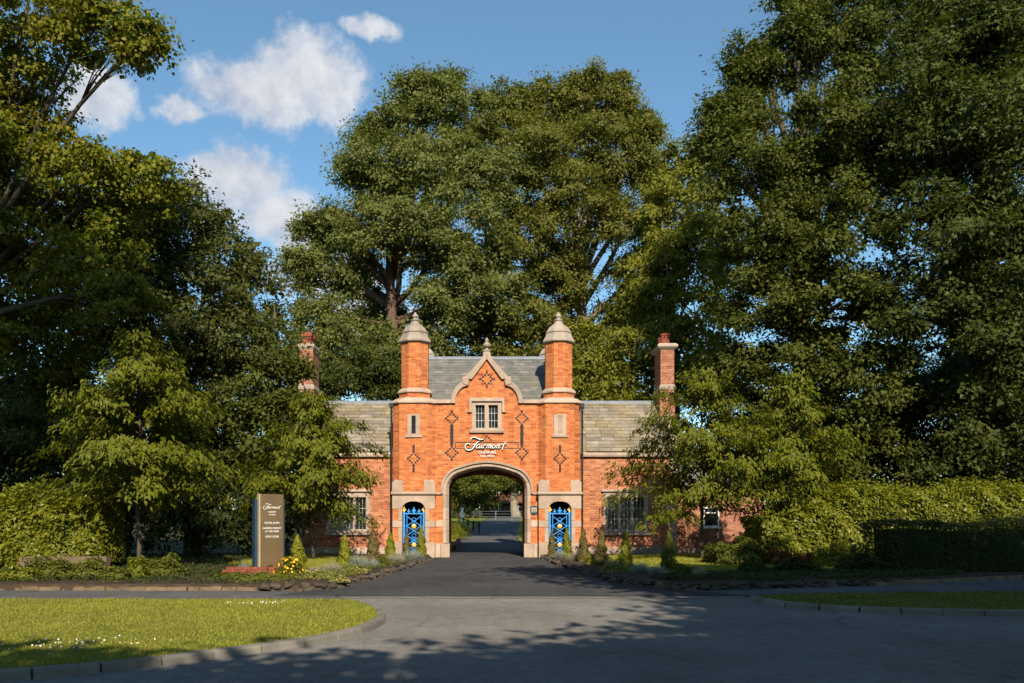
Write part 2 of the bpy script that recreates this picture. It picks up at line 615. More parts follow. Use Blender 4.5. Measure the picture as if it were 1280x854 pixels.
YS = [-140, -60, -20, 0, 20, 40, 46, 52, 60, 70, 80, 95, 110, 140, 200, 300, 600]


def strip(name, x0, x1, ys, dz, material, kind='structure', parent=None):
    m = MB()
    for i, y in enumerate(ys):
        a = x0(y) if callable(x0) else x0
        b = x1(y) if callable(x1) else x1
        m.v += [(a, y, hf(y) + dz), (b, y, hf(y) + dz)]
    for i in range(len(ys) - 1):
        m.f.append((2 * i, 2 * i + 1, 2 * i + 3, 2 * i + 2))
    o = m.build(name, material, parent)
    return tag(o, kind=kind)


strip('ground', -600, 600, YS, 0.0, 'wood_ground')


def sheet(name, poly, z, material):
    m = MB()
    tri = tessellate_polygon([[Vector((x, y, 0)) for x, y in poly]])
    m.add([(x, y, z) for x, y in poly], [tuple(t) for t in tri])
    return tag(m.build(name, material), kind='structure')


sheet('road', [(-60, -6), (60, -6), (60, 15.2), (22, 15.2), (13, 15.3), (9.4, 15.8), (7.2, 16.4), (5.9, 17.4), (5.5, 19.0), (-3.2, 19.0),
               (-2.6, 17.6), (-5, 14), (-9, 10.5), (-16, 8.8), (-60, 8.0)], 0.006, 'road_asphalt')
drv_l = [(-2.35, 36.6), (-2.7, 29.5), (-3.1, 25), (-3.5, 22), (-4.2, 20.2)]
drv_r = [(2.35, 36.6), (2.65, 30), (3.1, 25.2), (3.5, 22), (4.6, 20.4)]
sheet('driveway', [(-4.6, 19.08), (5.8, 19.08)] + drv_r[::-1] + [(1.75, 37.3), (1.75, 46), (-1.75, 46), (-1.75, 37.3)] + drv_l, 0.010, 'drive_asphalt')
strip('inner_drive', lambda y: -1.75 + max(0, y - 60) * 0.04, lambda y: 2.0 + max(0, y - 60) * 0.045, [46.0, 52, 60, 70, 80, 95, 110, 140], 0.010, 'path_asphalt')
sheet('footpath', [(-60, 16.8), (-4, 16.8), (-2.4, 17.3), (-3.3, 19.04), (-4.62, 19.08), (-4.2, 20.2), (-6, 20.4), (-60, 20.8)], 0.014, 'path_asphalt')
sheet('footpath', [(5.5, 18.6), (12, 19.2), (60, 20), (60, 26), (15, 24.5), (10, 22), (4.6, 20.4), (5.8, 19.08)], 0.014, 'path_asphalt')
# the line where the drive's darker surface meets the road: a shallow channel of setts
m = MB()
m.box(-3.3, 5.6, 18.55, 18.62, 0.0, 0.0105)
tag(m.build('road_joint', 'dark_brick'), kind='structure')


# ------------------------------------------------------------------ vegetation helpers (numpy)
def unit(a):
    return a / np.maximum(np.linalg.norm(a, axis=1, keepdims=True), 1e-9)


def leaf_mesh(name, c, n, a, L, Wd, material, fold=0.18, tri=False):
    """c centre, n normal, a long axis (all N x 3); L, Wd lengths (N)"""
    N = len(c)
    n = unit(n)
    a = unit(a - n * (a * n).sum(1, keepdims=True))
    s = np.cross(n, a)
    L = np.broadcast_to(L, (N,))[:, None]
    Wd = np.broadcast_to(Wd, (N,))[:, None]
    k = 3 if tri else 4
    v = np.empty((N, k, 3), np.float32)
    if tri:
        v[:, 0] = c - s * Wd * 0.5
        v[:, 1] = c + s * Wd * 0.5
        v[:, 2] = c + a * L
    else:
        v[:, 0] = c - a * L * 0.5
        v[:, 1] = c + s * Wd * 0.5 + n * Wd * fold - a * L * 0.06
        v[:, 2] = c + a * L * 0.5 - n * L * 0.12
        v[:, 3] = c - s * Wd * 0.5 + n * Wd * fold - a * L * 0.06
    me = bpy.data.meshes.new(name)
    me.vertices.add(N * k)
    me.vertices.foreach_set('co', v.reshape(-1))
    me.loops.add(N * k)
    me.loops.foreach_set('vertex_index', np.arange(N * k, dtype=np.int32))
    me.polygons.add(N)
    me.polygons.foreach_set('loop_start', np.arange(0, N * k, k, dtype=np.int32))
    at = me.attributes.new('rnd', 'FLOAT', 'FACE')
    at.data.foreach_set('value', RNG.random(N).astype(np.float32))
    me.materials.append(MATS[material])
    me.update()
    me.validate()
    return me


def rdir(n):
    return unit(RNG.normal(size=(n, 3)))


def crown_leaves(lobes, spacing, per, leaf, crad, droop=0.0, flat=0.5, back=0.55, shell=0.5, inner=0.16, isize=1.9):
    """clumps of leaves spread through the outer part of every lobe; returns leaf centres, normals, axes and clump centres"""
    C, Nn, A, K, SZ = [], [], [], [], []
    for (x, y, z, rx, ry, rz) in lobes:
        rr = np.array([rx, ry, rz])
        area = 4 * math.pi * ((rx * ry) ** 1.6 / 3 + (rx * rz) ** 1.6 / 3 + (ry * rz) ** 1.6 / 3) ** (1 / 1.6)
        n = max(6, int(area / spacing ** 2))
        d = rdir(n)
        keep = (d[:, 1] < 0.25) | (RNG.random(n) < back)
        d = d[keep]
        n = len(d)
        rad = shell + (1.04 - shell) * RNG.random((n, 1)) ** 0.6
        # uneven outline: knobs on each lobe
        kn = 1 + 0.15 * np.sin(d[:, :1] * 5.1 + x) + 0.14 * np.sin(d[:, 2:3] * 6.3 + z + d[:, 1:2] * 4.0)
        c = np.array([x, y, z]) + d * rr * rad * kn
        K.append(c)
        m = RNG.poisson(per, n)
        idx = np.repeat(np.arange(n), m)
        size = crad * (0.6 + 0.8 * RNG.random(n))[idx][:, None]
        off = RNG.normal(size=(len(idx), 3)) * 0.55 * size
        off[:, 2] *= flat
        out = d[idx]
        off[:, 2] -= droop * (np.linalg.norm(off[:, :2], axis=1)) + 0.0
        C.append(c[idx] + off)
        nrm = out * 0.8 + np.array([0, 0, 0.6]) + RNG.normal(size=off.shape) * 0.5
        Nn.append(nrm)
        ax = off + out * 0.5 * size + np.array([0, 0, -0.35]) * size + RNG.normal(size=off.shape) * 0.5 * size
        A.append(ax)
        SZ.append(np.ones(len(ax)))
        ni = int(len(ax) * inner)                      # looser, larger leaves deep inside the lobe
        di = rdir(ni)
        C.append(np.array([x, y, z]) + di * rr * (0.65 * RNG.random((ni, 1)) ** 0.5))
        Nn.append(RNG.normal(size=(ni, 3)) + np.array([0, -0.4, 0.4]))
        A.append(RNG.normal(size=(ni, 3)))
        SZ.append(np.full(ni, isize))
    return np.concatenate(C), np.concatenate(Nn), np.concatenate(A), K, np.concatenate(SZ)


def knobs(lobes, k=8, rs=0.46, at=0.70):
    """break each lobe into smaller rounded boughs so that the crown gets bumps, hollows and gaps"""
    out = []
    for (x, y, z, rx, ry, rz) in lobes:
        r0 = random.random() * 6
        for i in range(k):
            zz_ = 0.95 - 1.75 * (i + 0.5) / k
            an = r0 + i * 2.399963
            q = math.sqrt(max(0.0, 1 - zz_ * zz_))
            f = at * random.uniform(0.85, 1.15)
            r = rs * random.uniform(0.75, 1.2)
            out.append((x + math.cos(an) * q * rx * f, y + math.sin(an) * q * ry * f, z + zz_ * rz * f, rx * r, ry * r, rz * r * 0.8))
    return out


def limb_pts(a, b, sag, n=5):
    a, b = Vector(a), Vector(b)
    out = []
    for i in range(n + 1):
        t = i / n
        p = a.lerp(b, t)
        p += Vector((math.sin(t * 5 + a.x) * 0.06, math.cos(t * 4 + b.y) * 0.06, math.sin(math.pi * t) * sag)) * (b - a).length * 0.6
        out.append(p)
    out[0], out[-1] = a, b
    return out


def tree(name, label, base, height, r0, lobes, material, group='tall trees around the gatehouse', bark='bark', spacing=0.95, per=34, leaf=0.22, crad=0.85,
         droop=0.0, flat=0.5, fork=0.42, wl=0.62, back=0.5, shell=0.55, twigs=9, tri=False, inner=0.16, kn=(8, 0.46, 0.70)):
    t = thing(name, base, label, 'tree', group)
    bx, by, bz = base
    top = Vector((sum(l[0] for l in lobes) / len(lobes), sum(l[1] for l in lobes) / len(lobes), bz + height))
    kl = knobs(lobes, kn[0], kn[1], kn[2]) if kn else lobes
    c, n, a, K, sz = crown_leaves(kl, spacing, per, leaf, crad, droop, flat, back, shell, inner)
    L = leaf * sz * (0.7 + 0.6 * RNG.random(len(c)))
    org = Vector(base)
    me = leaf_mesh('crown', c - np.array(base), n, a, L, L * wl * (1.15 if tri else 1.0), material, tri=tri)
    link_mesh('crown', me, t, org)
    # trunk and limbs
    m = MB()
    pts = [Vector(base) + Vector((0, 0, -0.3))] + [Vector(base).lerp(top, q) + Vector((0.25 * math.sin(q * 6 + bx), 0.25 * math.cos(q * 5), 0)) * (q > 0.05) for q in (0.03, 0.1, 0.22, 0.36, 0.5, 0.66, 0.84)]
    rad = [r0 * k for k in (1.55, 1.3, 1.05, 0.92, 0.8, 0.6, 0.36, 0.12)]
    m.tube(pts, rad, 10)
    for i, (lx, ly, lz, rx, ry, rz) in enumerate(lobes):
        q = min(0.8, max(0.16, fork + 0.35 * ((lz - bz) / height - 0.55)))
        st = Vector(base).lerp(top, q)
        en = Vector((lx, ly, lz))
        w0 = r0 * (0.55 - 0.3 * q)
        lp = limb_pts(st, en, 0.10, 6)
        m.tube(lp, [w0 * (1 - 0.75 * k / 6) for k in range(7)], 6)
        kk = np.concatenate(K[i * kn[0]:(i + 1) * kn[0]]) if kn else K[i]
        for j in RNG.choice(len(kk), min(twigs, len(kk)), replace=False):
            s = lp[int(RNG.integers(3, 7))]
            m.tube(limb_pts(s, kk[j], 0.08, 3), [w0 * 0.22, w0 * 0.17, w0 * 0.11, w0 * 0.04], 4)
    m.build('trunk', bark, t, True, at=org)
    return t


def plobes(specs, depth_ratio=0.9):
    out = []
    for (px, py, r, d) in specs:
        p = P(px, py, d)
        rw = r * d / F
        out.append((p.x, p.y, p.z, rw, rw * depth_ratio, rw * 0.9))
    return out


def cherry(label, base, height, bottom, radius, n_br, seed, droop=0.26, trunk_r=0.065, spread=1.0, dens=0.74):
    rs = random.Random(seed)
    t = thing('cherry_tree', base, label, 'tree', 'young cherry trees planted in the beds')
    org = Vector(base)
    m = MB()
    pts = [org + Vector((0.05 * math.sin(k * 1.3 + seed), 0.04 * math.cos(k * 1.7), height * 0.93 * k / 8)) for k in range(9)]
    pts[0] = org + Vector((0, 0, -0.15))
    m.tube(pts, [trunk_r * (1.25 - 1.1 * k / 8) for k in range(9)], 7)
    C, Nn, A = [], [], []
    for i in range(n_br):
        q = (i + rs.random()) / n_br
        q = min(0.98, max(0.0, q + rs.uniform(-0.06, 0.06)))
        z0 = bottom * 0.72 + (height * 0.90 - bottom * 0.72) * q
        env = math.sin(math.pi * min(1, 0.20 + 0.80 * (1 - q) ** 0.8)) if q > 0.45 else 0.75 + 0.25 * q / 0.45
        env = max(0.16, 1.0 - max(0, q - 0.3) ** 1.25 * 1.30) * (0.86 if q < 0.1 else 1)
        ln = radius * env * (0.45 + 0.62 * rs.random())
        az = i * 2.39996 + rs.random() * 0.7
        up = 0.85 + 0.6 * q + rs.uniform(-0.35, 0.35)
        dirh = Vector((math.cos(az) * spread, math.sin(az), 0))
        s = org + Vector((0, 0, z0))
        bp = []
        for k in range(7):
            u = k / 6
            bp.append(s + dirh * ln * u + Vector((0, 0, ln * (up * u - (up * 0.55 + droop) * u * u))) + Vector((rs.uniform(-.05, .05), rs.uniform(-.05, .05), 0)) * u)
        m.tube(bp, [trunk_r * (0.34 - 0.28 * k / 6) for k in range(7)], 4)
        nt = max(5, int(ln * 7.5 * dens))
        for j in range(nt):
            u = 0.18 + 0.82 * (j + rs.random()) / nt
            k = min(5, int(u * 6))
            p0 = bp[k].lerp(bp[k + 1], u * 6 - k)
            sgn = 1 if j % 2 else -1
            perp = Vector((-dirh.y, dirh.x, 0)) * sgn
            tl = (0.32 + 0.62 * rs.random()) * (1.15 - 0.45 * u) * max(0.6, ln / radius)
            td = (perp * (0.5 + 0.6 * rs.random()) + dirh * 0.7 + Vector((0, 0, rs.uniform(-0.75, 0.55)))).normalized()
            p1 = p0 + td * tl + Vector((0, 0, -0.10 * tl))
            if j % 2 == 0:
                m.tube([p0, p1], [0.006, 0.003], 3)
            nl = int(tl * 44 * dens) + 6
            for q2 in range(nl):
                v = (q2 + rs.random()) / nl
                pp = p0.lerp(p1, v)
                side = 1 if q2 % 2 else -1
                ax = (perp * 0.2 + Vector((-td.y, td.x, 0)) * side * 0.75 + td * 0.55 + Vector((0, 0, -0.85 - 0.5 * rs.random())) + Vector((rs.gauss(0, .2), rs.gauss(0, .2), 0)))
                ax.normalize()
                C.append(pp + ax * 0.09 + Vector((rs.gauss(0, .05), rs.gauss(0, .05), rs.gauss(0, .11))))
                A.append(ax)
                Nn.append(dirh * 0.75 + Vector((rs.gauss(0, .4), rs.gauss(0, .4), 0.7)))
    c = np.array(C, np.float32)
    L = 0.178 * (0.7 + 0.55 * RNG.random(len(c)))
    me = leaf_mesh('crown', c - np.array(base), np.array(Nn), np.array(A), L, L * 0.40, 'leaf_cherry')
    link_mesh('crown', me, t, org)
    m.build('trunk', 'bark', t, True, at=org)
    return t


def blob_plant(name, label, cat, base, rx, ry, h, n, leaf, material, group=None, cone=False, wl=0.55, up=0.6, fill=0.45):
    """a shrub or dwarf conifer as leaves spread through the outer volume"""
    d = rdir(n)
    d[:, 2] = np.abs(d[:, 2]) * 1.0
    r = fill + (1 - fill) * RNG.random((n, 1)) ** 0.5
    if cone:
        hh = RNG.random(n) ** 1.45
        ang = RNG.random(n) * 2 * math.pi
        prof = (1 - hh) ** 0.58 * (0.6 + 0.4 * np.minimum(1, hh * 5 + 0.3)) * (1 + 0.16 * np.sin(hh * 23 + ang * 2 + base[0] * 9) + 0.10 * np.sin(ang * 5 + hh * 9))
        rr = prof * np.sqrt(0.35 + 0.65 * RNG.random(n)) * (1 + 0.10 * np.sin(ang * 3 + hh * 14))
        c = np.stack([np.cos(ang) * rr * rx, np.sin(ang) * rr * ry, hh * h], 1)
        out = np.stack([np.cos(ang), np.sin(ang), np.full(n, 0.3)], 1)
        nrm = out + RNG.normal(size=(n, 3)) * 0.4
        ax = np.stack([np.cos(ang) * 0.35, np.sin(ang) * 0.35, np.ones(n)], 1) + RNG.normal(size=(n, 3)) * 0.25
    else:
        kn = 1 + 0.16 * np.sin(d[:, :1] * 7 + base[0] * 3) + 0.14 * np.sin(d[:, 2:3] * 8 + d[:, 1:2] * 5 + base[1])
        c = d * r * kn * np.array([rx, ry, h])
        c[:, 2] *= 0.92
        out = d
        nrm = out * 0.7 + np.array([0, 0, up]) + RNG.normal(size=(n, 3)) * 0.5
        ax = out + np.array([0, 0, -0.2]) + RNG.normal(size=(n, 3)) * 0.7
    L = leaf * (0.7 + 0.6 * RNG.random(n))
    me = leaf_mesh(name, c, nrm, ax, L, L * wl, material)
    t = thing(name, base, label, cat, group)
    link_mesh('foliage', me, t, base)
    m = MB()
    bz = Vector(base)
    for k in range(4):
        an = k * 1.7 + base[0]
        m.tube([bz + Vector((0, 0, -0.05)), bz + Vector((math.cos(an) * rx * 0.3, math.sin(an) * ry * 0.3, h * 0.4)), bz + Vector((math.cos(an) * rx * (0.1 if cone else 0.55), math.sin(an) * ry * (0.1 if cone else 0.55), h * 0.75))],
               [0.018, 0.012, 0.005], 4)
    m.build('stem', 'bark', t, at=bz)
    return t


def tuft(name, label, base, r, h, n, material, group=None, width=0.012, cat='grass tuft'):
    ang = RNG.random(n) * 2 * math.pi
    lean = 0.15 + 0.85 * RNG.random(n)
    dirh = np.stack([np.cos(ang), np.sin(ang), np.zeros(n)], 1)
    root = dirh * (RNG.random((n, 1)) ** 0.5) * r * 0.35
    hh = h * (0.65 + 0.45 * RNG.random(n))
    tip = root + dirh * (r * lean)[:, None] * 0.75 + np.array([0, 0, 1.0]) * (hh * (1.05 - 0.45 * lean))[:, None]
    a = tip - root
    L = np.linalg.norm(a, axis=1)
    nrm = np.cross(a, np.array([0, 0, 1.0])) + RNG.normal(size=(n, 3)) * 0.4
    nrm = np.cross(nrm, a) + RNG.normal(size=(n, 3)) * 0.3
    me = leaf_mesh(name, root, nrm, a, L, np.full(n, width), material, tri=True)
    o = link_mesh(name, me, None, base)
    return tag(o, label, cat, group)


def inside(poly, x, y):
    c = np.zeros(len(x), bool)
    n = len(poly)
    for i in range(n):
        x0, y0 = poly[i]
        x1, y1 = poly[(i + 1) % n]
        hit = ((y0 > y) != (y1 > y)) & (x < (x1 - x0) * (y - y0) / ((y1 - y0) if y1 != y0 else 1e-9) + x0)
        c ^= hit
    return c


def grass(name, poly, z, n, h, material, label=None, parent=None):
    xs = [p[0] for p in poly]
    ys = [p[1] for p in poly]
    x = RNG.uniform(min(xs), max(xs), n)
    y = RNG.uniform(min(ys), max(ys), n)
    k = inside(poly, x, y)
    x, y = x[k], y[k]
    n = len(x)
    c = np.stack([x, y, np.full(n, z)], 1)
    a = RNG.normal(size=(n, 3)) * np.array([0.55, 0.55, 0.1]) + np.array([0, 0, 1.0])
    nr = RNG.normal(size=(n, 3)) + np.array([0, -0.5, 0.6])
    clump = 0.65 + 0.7 * (0.5 + 0.5 * np.sin(x * 3.1 + np.sin(y * 2.3) * 2) * np.cos(y * 2.7 + np.sin(x * 1.7)))
    me = leaf_mesh(name, c, nr, a, h * (0.5 + 0.9 * RNG.random(n)) * clump, np.full(n, h * 0.32), material, tri=True)
    o = link_mesh(name, me, parent)
    return tag(o, label, None, None, 'stuff')

# ------------------------------------------------------------------ gatehouse
YF = 38.0                      # plane of the archway wall
YB = 44.2                      # back wall
YT, TX = 38.55, 3.13           # turret axis
gate = thing('gatehouse', (0, YF, 0), 'orange brick Tudor gatehouse with central arch, stone capped turrets and shaped gable', 'gatehouse')


def arch(hw, spring, apex, r, n=9, m=8):
    """right half to left half of a four-centred arch, from (hw, spring) to (-hw, spring)"""
    lo, hi = 0.1, 1.5
    for _ in range(40):
        th = (lo + hi) / 2
        px, pz = hw - r + r * math.cos(th), spring + r * math.sin(th)
        # height where the tangent line meets x = 0
        zz = pz + px * math.cos(th) / math.sin(th)
        if zz > apex:
            lo = th
        else:
            hi = th
    right = [(hw - r + r * math.cos(th * k / n), spring + r * math.sin(th * k / n)) for k in range(n + 1)]
    px, pz = right[-1]
    for k in range(1, m + 1):
        t = k / m
        b = math.sin(math.pi * t) * 0.05 * hw / 1.6
        right.append((px * (1 - t), pz + (apex - pz) * t + b))
    return right + [(-x, z) for x, z in right[-2::-1]]


HW, SPR, APX = 1.645, 2.95, 3.83
inner = arch(HW, SPR, APX, 0.66)
wall_arch = arch(HW + 0.2, SPR, APX + 0.2, 0.78)


def zz(px, py):
    return (U(px), Z(py))


# shaped gable, brick edge read off the photograph at the wall plane
gl = [zz(608.5, 449.6), zz(590.1, 474.4), zz(585.5, 474.4), zz(585.5, 482.4)]
arc_c, arc_e = zz(586.5, 503.0), zz(569.3, 504.6)
arcl = []
for k in range(1, 10):
    a = math.pi / 2 + (math.pi / 2) * k / 9
    arcl.append((arc_c[0] + (arc_c[0] - arc_e[0]) * math.cos(a), arc_c[1] + (gl[3][1] - arc_c[1]) * math.sin(a)))
gl = gl + arcl + [(arcl[-1][0], 6.64)]
left_edge = gl + [(-2.35, 6.64), (-2.35, 0.0)]
right_edge = [(-x, z) for x, z in left_edge]
outline = left_edge + [(-HW - 0.2, 0.0)] + wall_arch[::-1] + [(HW + 0.2, 0.0)] + right_edge[:0:-1]
wx0, wx1, wz0, wz1 = U(593), U(624), Z(537), Z(505.5)
m = MB()
m.plate(outline, YF, YF + 0.5, [[(wx0, wz0), (wx0, wz1), (wx1, wz1), (wx1, wz0)]])
m.build('front_wall', 'brick', gate)

rear_arch = arch(1.78, 3.02, 3.86, 0.7)
m = MB()
m.plate([(-3.0, 0), (-3.0, 6.7), (3.0, 6.7), (3.0, 0), (1.78, 0)] + rear_arch + [(-1.78, 0)], YB - 0.5, YB)
m.build('rear_wall', 'brick', gate)
for s in (-1, 1):
    m = MB()
    a, b = sorted((s * 2.1, s * 2.35))
    m.box(a, b, YF + 0.5, YB - 0.5, 0, 5.0)
    m.build('passage_wall', 'brick_old', gate)
    m = MB()
    a, b = sorted((s * 2.75, s * 3.0))
    m.plate([(a, 0), (b, 0), (b, 6.7), (a, 6.7)], YF + 1.4, YB - 0.5)
    m.build('side_wall', 'brick', gate)
m = MB()
m.box(-2.1, 2.1, YF + 0.5, YB - 0.5, 4.2, 4.4)
m.build('passage_ceiling', 'dark_timber_and_shade', gate)

# arch surround: each stone swept along the opening with a chamfered inner edge
path = [(HW, 0.62), (HW, 1.2), (HW, 1.8), (HW, 2.4)] + inner + [(-HW, 2.4), (-HW, 1.8), (-HW, 1.2), (-HW, 0.62)]


def resample(pts, step):
    v = [Vector((x, z, 0)) for x, z in pts]
    d = [0]
    for a, b in zip(v, v[1:]):
        d.append(d[-1] + (b - a).length)
    n = round(d[-1] / step)
    return v, d, n


def along(v, d, s):
    s = max(0, min(d[-1], s))
    for i in range(len(d) - 1):
        if s <= d[i + 1] + 1e-9:
            t = (s - d[i]) / max(1e-9, d[i + 1] - d[i])
            return v[i].lerp(v[i + 1], t)
    return v[-1]


pv, pd, pn = resample(path, 0.52)
prof = [(0.0, 0.46), (0.0, 0.20), (0.05, 0.14), (0.05, 0.06), (0.11, -0.03), (0.245, -0.03), (0.245, 0.3)]


def frame_at(s, off):
    p = along(pv, pd, s)
    t = (along(pv, pd, s + 0.02) - along(pv, pd, s - 0.02))
    t = t.normalized() if t.length > 1e-6 else Vector((0, 1, 0))
    nrm = Vector((t.y, -t.x, 0))                  # outwards, away from the opening
    q = p + nrm * off
    return q.x, q.y


def swept(s0, s1, profile, k=3):
    rings = []
    for i in range(k + 1):
        s = s0 + (s1 - s0) * i / k
        rings.append([(frame_at(s, o)[0], YF + dy, frame_at(s, o)[1]) for o, dy in profile])
    return MB().loft(rings)


for i in range(pn):
    s0, s1 = pd[-1] * i / pn + 0.005, pd[-1] * (i + 1) / pn - 0.005
    zc = along(pv, pd, (s0 + s1) / 2).y
    swept(s0, s1, prof).build('jamb_stone' if zc < SPR else 'voussoir', 'stone', gate)
s_h = (2.75 - 0.62)
swept(s_h, pd[-1] - s_h, [(0.25, -0.11), (0.33, -0.12), (0.345, -0.06), (0.345, 0.2), (0.25, 0.2), (0.25, -0.05)], 60).build('hood_mould', 'stone', gate)
for s in (-1, 1):
    for (a, b, f) in ((1.60, 1.99, 0.09), (2.00, 2.215, 0.045)):
        x0, x1 = sorted((s * a, s * b))
        MB().box(x0, x1, YF - f, YF + 0.46 if a < 1.9 else YF + 0.05, 0, 0.60).build('plinth_stone', 'stone', gate, bevel=0.012)
    x0, x1 = sorted((s * 1.90, s * 2.2))
    MB().box(x0, x1, YF - 0.02, YF + 0.05, 1.32, 1.60).build('quoin_stone', 'stone', gate, bevel=0.008)

# coping of the gable
def pl(pts):
    return [zz(x, y) for x, y in pts]


def mirror(pts):
    return [(-x, z) for x, z in pts]


arc_o = []
oc, ox, oz = zz(587.0, 503.0), U(563.5), Z(475.5)
for k in range(0, 10):
    a = math.pi / 2 + (math.pi / 2) * k / 9
    arc_o.append((oc[0] + (oc[0] - ox) * math.cos(a), oc[1] + (oz - oc[1]) * math.sin(a)))
arc_i = [gl[3]] + arcl
cops = [pl([(608.4, 449.6), (608.4, 442.0), (581.2, 472.0), (579.0, 474.35), (590.1, 474.35)]),
        pl([(578.2, 471.5), (585.6, 471.5), (585.6, 482.6), (578.2, 480.6)]),
        arc_o + [(arc_o[-1][0], 6.64)] + [(arc_i[-1][0], 6.64)] + arc_i[::-1],
        [(arc_o[-1][0] - 0.004, 6.64), (arc_o[-1][0] - 0.004, 6.80), (-2.30, 6.80), (-2.30, 6.64)]]
cops[2][0] = (cops[2][0][0], cops[2][0][1])
for i, c in enumerate(cops):
    for q in (c, mirror(c)):
        MB().plate(q, YF - (0.13, 0.155, 0.125, 0.12)[i], YF + (0.55, 0.56, 0.545, 0.54)[i]).build('coping_stone', 'stone', gate, bevel=0.02)

# apex finial
def sqring(cx, cy, h, z):
    return [(cx - h, cy - h, z), (cx + h, cy - h, z), (cx + h, cy + h, z), (cx - h, cy + h, z)]


fy = YF + 0.2
m = MB().loft([sqring(0, fy, h, z) for h, z in ((0.20, 8.55), (0.16, 8.80), (0.12, 8.90), (0.15, 8.92), (0.15, 8.97), (0.06, 9.0), (0.05, 9.08))])
m.loft([roct(0, fy, h, z) for h, z in ((0.06, 9.07), (0.15, 9.13), (0.17, 9.2), (0.09, 9.28), (0.06, 9.33), (0.085, 9.38), (0.02, 9.52))])
m.build('finial', 'stone_grey', gate)


# ---- turrets
def turret(s, cy=YT, rear=False):
    cx = s * TX
    t = MB()
    if not rear:
        t.loft([oct8(cx, cy, 0.91, 0.85, 0.30, z) for z in (2.84, 6.62)])
        t.loft([roct(cx, cy, 0.66, 6.9), roct(cx, cy, 0.66, 7.1)])
    else:
        t.loft([roct(cx, cy, 0.6, 0), roct(cx, cy, 0.6, 7.4)])
    t.loft([roct(cx, cy, 0.575, 7.0), roct(cx, cy, 0.575, 9.31)])
    o = t.build('turret', 'brick', gate)
    if not rear:
        MB().loft([oct8(cx, cy, h, h - 0.06, c, z) for h, c, z in ((0.91, 0.30, 6.60), (0.985, 0.32, 6.63), (0.985, 0.32, 6.69), (0.82, 0.36, 6.84), (0.70, 0.40, 6.905))]).build('string_course', 'stone', o)
        MB().loft([roct(cx, cy, h, z) for h, z in ((0.66, 7.09), (0.73, 7.12), (0.73, 7.17), (0.65, 7.27), (0.575, 7.32))]).build('string_course', 'stone', o)
    MB().loft([roct(cx, cy, h, z) for h, z in ((0.58, 9.27), (0.62, 9.32), (0.685, 9.34), (0.685, 9.40), (0.61, 9.52), (0.555, 9.64), (0.53, 9.74), (0.56, 9.76), (0.56, 9.80), (0.50, 9.83), (0.475, 9.90), (0.42, 9.98),
                                                (0.33, 10.06), (0.24, 10.13), (0.185, 10.20), (0.15, 10.30), (0.19, 10.32), (0.19, 10.36), (0.10, 10.39), (0.085, 10.44), (0.13, 10.50), (0.105, 10.56), (0.02, 10.70))]).build('cap', 'stone_grey', o)
    return o


